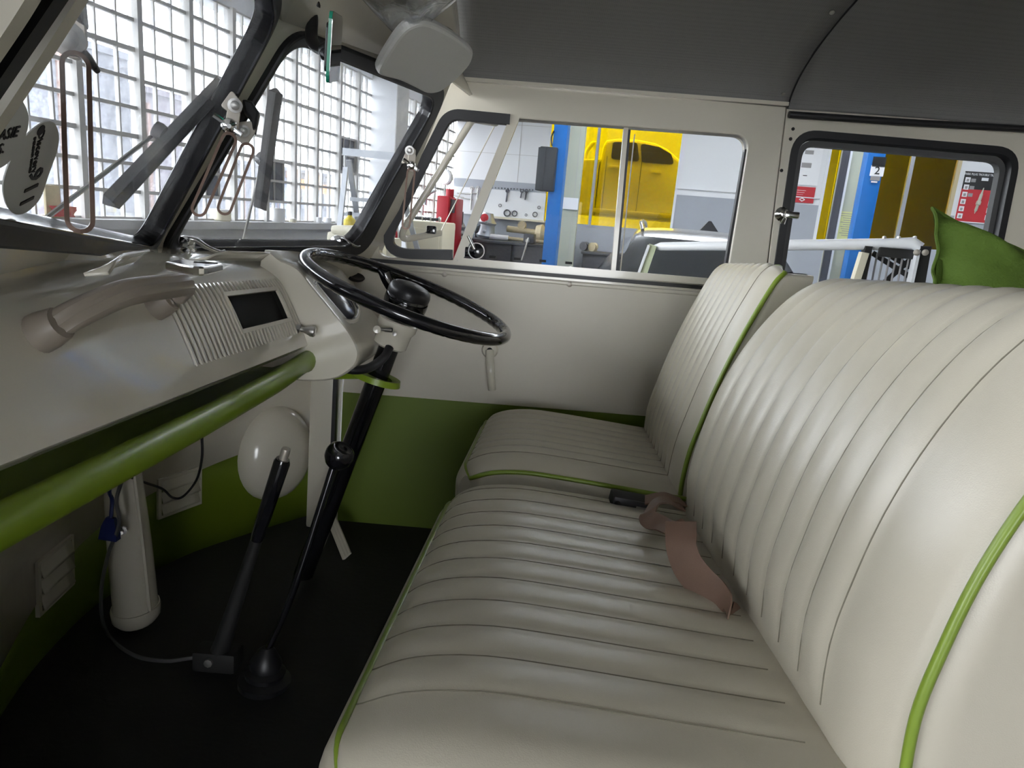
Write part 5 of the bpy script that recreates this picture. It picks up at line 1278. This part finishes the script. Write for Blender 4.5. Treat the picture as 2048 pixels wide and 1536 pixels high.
for sx in (-1, 1):
    rows = [[Vector((cx+sx*(.885-.235*v+.004), YCa-.35+.45*v+t*(2.0-.75*v), .22+v*(zr-.12-.22))) for t in np.linspace(0, 1, 5)] for v in (0, .5, 1)]
    grid('side_window', rows, 'carglass', car)
    m_ = lathe('wing_mirror', [(.001, -.09), (.055, -.07), (.07, 0), (.055, .07), (.001, .09)], (cx+sx*1.02, YCa-.45, .27), (1, .2, 0), 'carpaint', car, n=14)
    for yy in (YCa-.9, YCa+1.9): lathe('wheel', [(.12, -.10), (.30, -.10), (.32, -.06), (.32, .06), (.30, .10), (.12, .10)], (cx+sx*.78, yy, GZ+.32), (1, 0, 0), 'rubber', car, n=24)
    tube('roof_bar', smoothpath([Vector((cx+sx*.50, YCa+.05, zr-.04)), Vector((cx+sx*.53, YCa+.3, zr+.035)), Vector((cx+sx*.53, YCa+1.3, zr+.03)), Vector((cx+sx*.52, YCa+1.6, zr-.06))], 4), .016, 'carpaint', car, n=8)
q = Vector((at(1417, 466, Y=YCa+1.0).x, YCa+1.0, zr-.005))
mesh('fin_aerial', [q+Vector(v) for v in ((-.09, -.05, 0), (.09, -.05, 0), (.09, .10, 0), (-.09, .10, 0), (-.012, .02, .10), (.012, .02, .10), (.012, .06, .10), (-.012, .06, .10))], [(0, 1, 2, 3), (0, 1, 5, 4), (1, 2, 6, 5), (2, 3, 7, 6), (3, 0, 4, 7), (4, 5, 6, 7)], 'boxgrey', car)

# ---- white hooped frame of an open car, with a black laced panel
M['palegreen'] = mat('pale_green_white_paint', (.55, .60, .40), .35)
M['whitepaint'] = mat('white_gloss_paint', (.80, .81, .83), .25)
YO = 3.4
fr = thing('open_car_frame', tuple(at(1560, 560, Y=YO)), 'white tubular frame of an open car with a black laced panel, beside the bus', 'car frame')
a = at(1308, 493, Y=YO); b = at(1790, 488, Y=YO-.1); c = at(1826, 486, Y=YO-.12); d = at(1842, 496, Y=YO-.13); e = at(1846, 520, Y=YO-.13)
sweep('top_bar', [a, a*.97+b*.03, a*.5+b*.5, b, c, d], circ(.030, 14, .024), 'whitepaint', fr, scale=[.3, .8, 1, 1.02, 1.05, .9])
def post(name, pa, pb, w, Y, m):
    a = at(*pa, Y=Y); b = at(*pb, Y=Y); b = b+(b-a)*((GZ+.3-b.z)/(b-a).z)
    return sweep(name, [a, (a+b)/2, b], [(-w, -.03), (w, -.03), (w, .03), (-w, .03)], m, fr, up=(0, -1, 0), smooth=False, auto=None)
post('windscreen_pillar', (1306, 490), (1287, 545), .018, YO, 'palegreen'); post('pillar_edge', (1298, 490), (1278, 545), .006, YO-.01, 'whitepaint')
a = at(1320, 500, Y=YO); b = at(1444, 500, Y=YO); lo = a.z-.32
mesh('screen_glass', [a, b, Vector((b.x, b.y, lo)), Vector((a.x-.04, a.y, lo))], [(0, 1, 2, 3)], 'glass', fr)
post('corner_strap', (1848, 492), (1832, 585), .020, YO-.13, 'blackprint'); post('white_edge', (1834, 500), (1816, 585), .006, YO-.14, 'whitepaint')
post('strap', (1735, 492), (1716, 585), .014, YO-.1, 'blackprint'); post('white_edge', (1728, 505), (1703, 585), .014, YO-.12, 'cream')
q = at(1800, 506, Y=YO-.12); box('corner_pad', q-Vector((.085, .012, .022)), q+Vector((.085, .012, .018)), 'blackprint', fr, .008)
for k in range(7):
    x0_ = 1742+k*13; tube('lace', [at(x0_, 506, Y=YO-.1), at(x0_-8, 545, Y=YO-.1), at(x0_-16, 590, Y=YO-.1)], .0042, 'greyprint', fr, n=6)
for (p, q) in (((1745, 506), (1830, 560)), ((1760, 500), (1840, 545)), ((1828, 512), (1752, 580))):
    A = at(*p, Y=YO-.09); Bq_ = at(*q, Y=YO-.09); sweep('cross_strap', [A, (A+Bq_)/2, Bq_], [(-.011, -.003), (.011, -.003), (.011, .003), (-.011, .003)], 'blackprint', fr, up=(0, -1, 0), smooth=False, auto=None)
for px, py in ((1833, 505), (1850, 505)): lathe('stud', [(.013, 0), (.013, .006), (.004, .010), (.0005, .010)], tuple(at(px, py, Y=YO-.17)), (0, -1, 0), 'zinc', fr, n=14)
for px in (1768, 1797, 1829): lathe('rivet', [(.008, 0), (.008, .008), (.0005, .011)], tuple(at(px, 477, Y=YO-.11)), (0, 0, 1), 'steel', fr, n=10)

# ---- pick-up truck in the room behind the yellow glazing
YT = YF+1.0
M['truckw'] = mat('white_truck_paint', (.75, .75, .74), .35, coat=.3)
M['truckglass'] = mat('truck_window', (.05, .05, .05), .1)
tk = thing('pickup_truck', tuple(at(1290, 470, Y=YT)), 'double-cab pick-up truck behind the yellow glazing', 'truck')
def tpoly(pts): return [Vector((at(x, y, Y=YT).x, at(x, y, Y=YT).z, 0)) for x, y in pts]
Bt = Matrix(((1, 0, 0, 0), (0, 0, -1, YT+.8), (0, 1, 0, 0), (0, 0, 0, 1)))
zlow = at(1290, 440, Y=YT).z
cab = tpoly([(1196, 352), (1201, 318), (1206, 292), (1213, 280), (1235, 277), (1275, 279), (1310, 286), (1335, 298), (1362, 322), (1400, 333), (1440, 340), (1450, 360)])
cabp = [(v.x, v.y) for v in cab]; cabp += [(cabp[-1][0], zlow), (cabp[0][0], zlow)]
plate('cab', Bt, cabp, [], 1.5, 'truckw', tk, .05)
bed = tpoly([(1090, 318), (1197, 318)]); plate('bed', Bt, [(bed[0].x, zlow), (bed[1].x+.02, zlow), (bed[1].x+.02, bed[1].y), (bed[0].x, bed[0].y)], [], 1.6, 'truckw', tk, .03)
Bw = Matrix(((1, 0, 0, 0), (0, 0, -1, YT-.01), (0, 1, 0, 0), (0, 0, 0, 1)))
for w in ([(1222, 318), (1226, 284), (1275, 286), (1279, 324)], [(1284, 325), (1281, 287), (1318, 294), (1342, 308), (1350, 330)]):
    plate('side_window', Bw, [(v.x, v.y) for v in rpoly(tpoly(w), .06, 4)], [], .03, 'truckglass', tk)
for px, py in ((1228, 334), (1312, 344)):
    q = at(px, py, Y=YT-.02); box('door_handle', q-Vector((.10, .03, .025)), q+Vector((.10, .02, .025)), 'truckw', tk, .015)
for px in (1212, 1282):
    q = at(px, 340, Y=YT-.0); box('door_gap', (q.x-.006, YT-.052, zlow+.1), (q.x+.006, YT-.045, q.z+.25), 'truckglass', tk)
for px in (1152, 1400):
    q = at(px, 410, Y=YT); lathe('wheel', [(.2, -.13), (.36, -.13), (.42, -.08), (.42, .08), (.36, .13), (.2, .13)], (q.x, YT+.05, GZ+.42), (0, 1, 0), 'rubber', tk, n=28)
q = at(1290, 428, Y=YT); box('side_step', (q.x-1.1, YT-.12, q.z-.05), (q.x+.7, YT+.05, q.z+.03), 'truckw', tk, .03)
tube('sports_bar', smoothpath([at(1170, 318, Y=YT+.1), at(1176, 300, Y=YT+.1), at(1190, 286, Y=YT+.1), at(1193, 318, Y=YT+.1)], 4), .045, 'truckw', tk, n=10)

# ---- buildings outside the steel windows
M['lilac'] = mat('lilac_grey_cladding', (.060, .050, .062), .8, var=.12, vscale=.5)
M['lilac2'] = mat('blue_grey_cladding', (.062, .066, .080), .8, var=.12, vscale=.5)
M['terracotta'] = mat('terracotta_pier', (.12, .06, .04), .8)
XO = -13.0
def bld(name, label, x0, x1, ytop, m, X, extra=()):
    a = at(x0, ytop, X=X); b = at(x1, ytop+ (x1-x0)*.3, X=X)
    t = thing(name, (X, (a.y+b.y)/2, GZ), label, 'building', 'buildings outside the windows')
    box('wall', (X-3, a.y, GZ-1), (X, b.y, a.z), m, t)
    for k in range(int((b.y-a.y)/1.3)): ubox('pier', (X, a.y+.5+k*1.3, GZ-1), (X+.05, a.y+.62+k*1.3, a.z-.4), 'terracotta', t)
    ubox('cornice', (X, a.y, a.z-.15), (X+.12, b.y, a.z), m, t); return t, a, b
bld('tall_building', 'tall lilac-grey building outside, at the left', -60, 255, 8, 'lilac2', XO)
bld('low_building', 'lower lilac-grey building outside, behind the diagonal wiper', 262, 372, 165, 'lilac', XO-1)
t, a, b = bld('shop_building', 'pale low building with orange signs outside, behind the upright wiper', 470, 690, 318, 'lilac2', XO-4)
M['orange'] = mat('orange_sign', (.22, .09, .01), .6)
for px, py, w in ((575, 345, 1.1), (615, 352, 1.4), (600, 368, 1.0), (640, 378, 1.2)):
    q = at(px, py, X=XO-3.9); ubox('sign_board', (XO-4, q.y, q.z-.22), (XO-3.88, q.y+w, q.z+.22), 'orange', t)
for k in range(5):
    q = at(560+k*22, 395, X=XO-3.9); ubox('dark_window', (XO-4, q.y, q.z-.5), (XO-3.9, q.y+.6, q.z+.4), 'darkpane', t)
struct(box('floor_yard', (-60, -40, GZ-.3), (XW-.3, 60, GZ-.2), 'concrete'), 'yard outside the windows')

for o in list(bpy.data.objects):
    if '_loc' in o: del o['_loc']
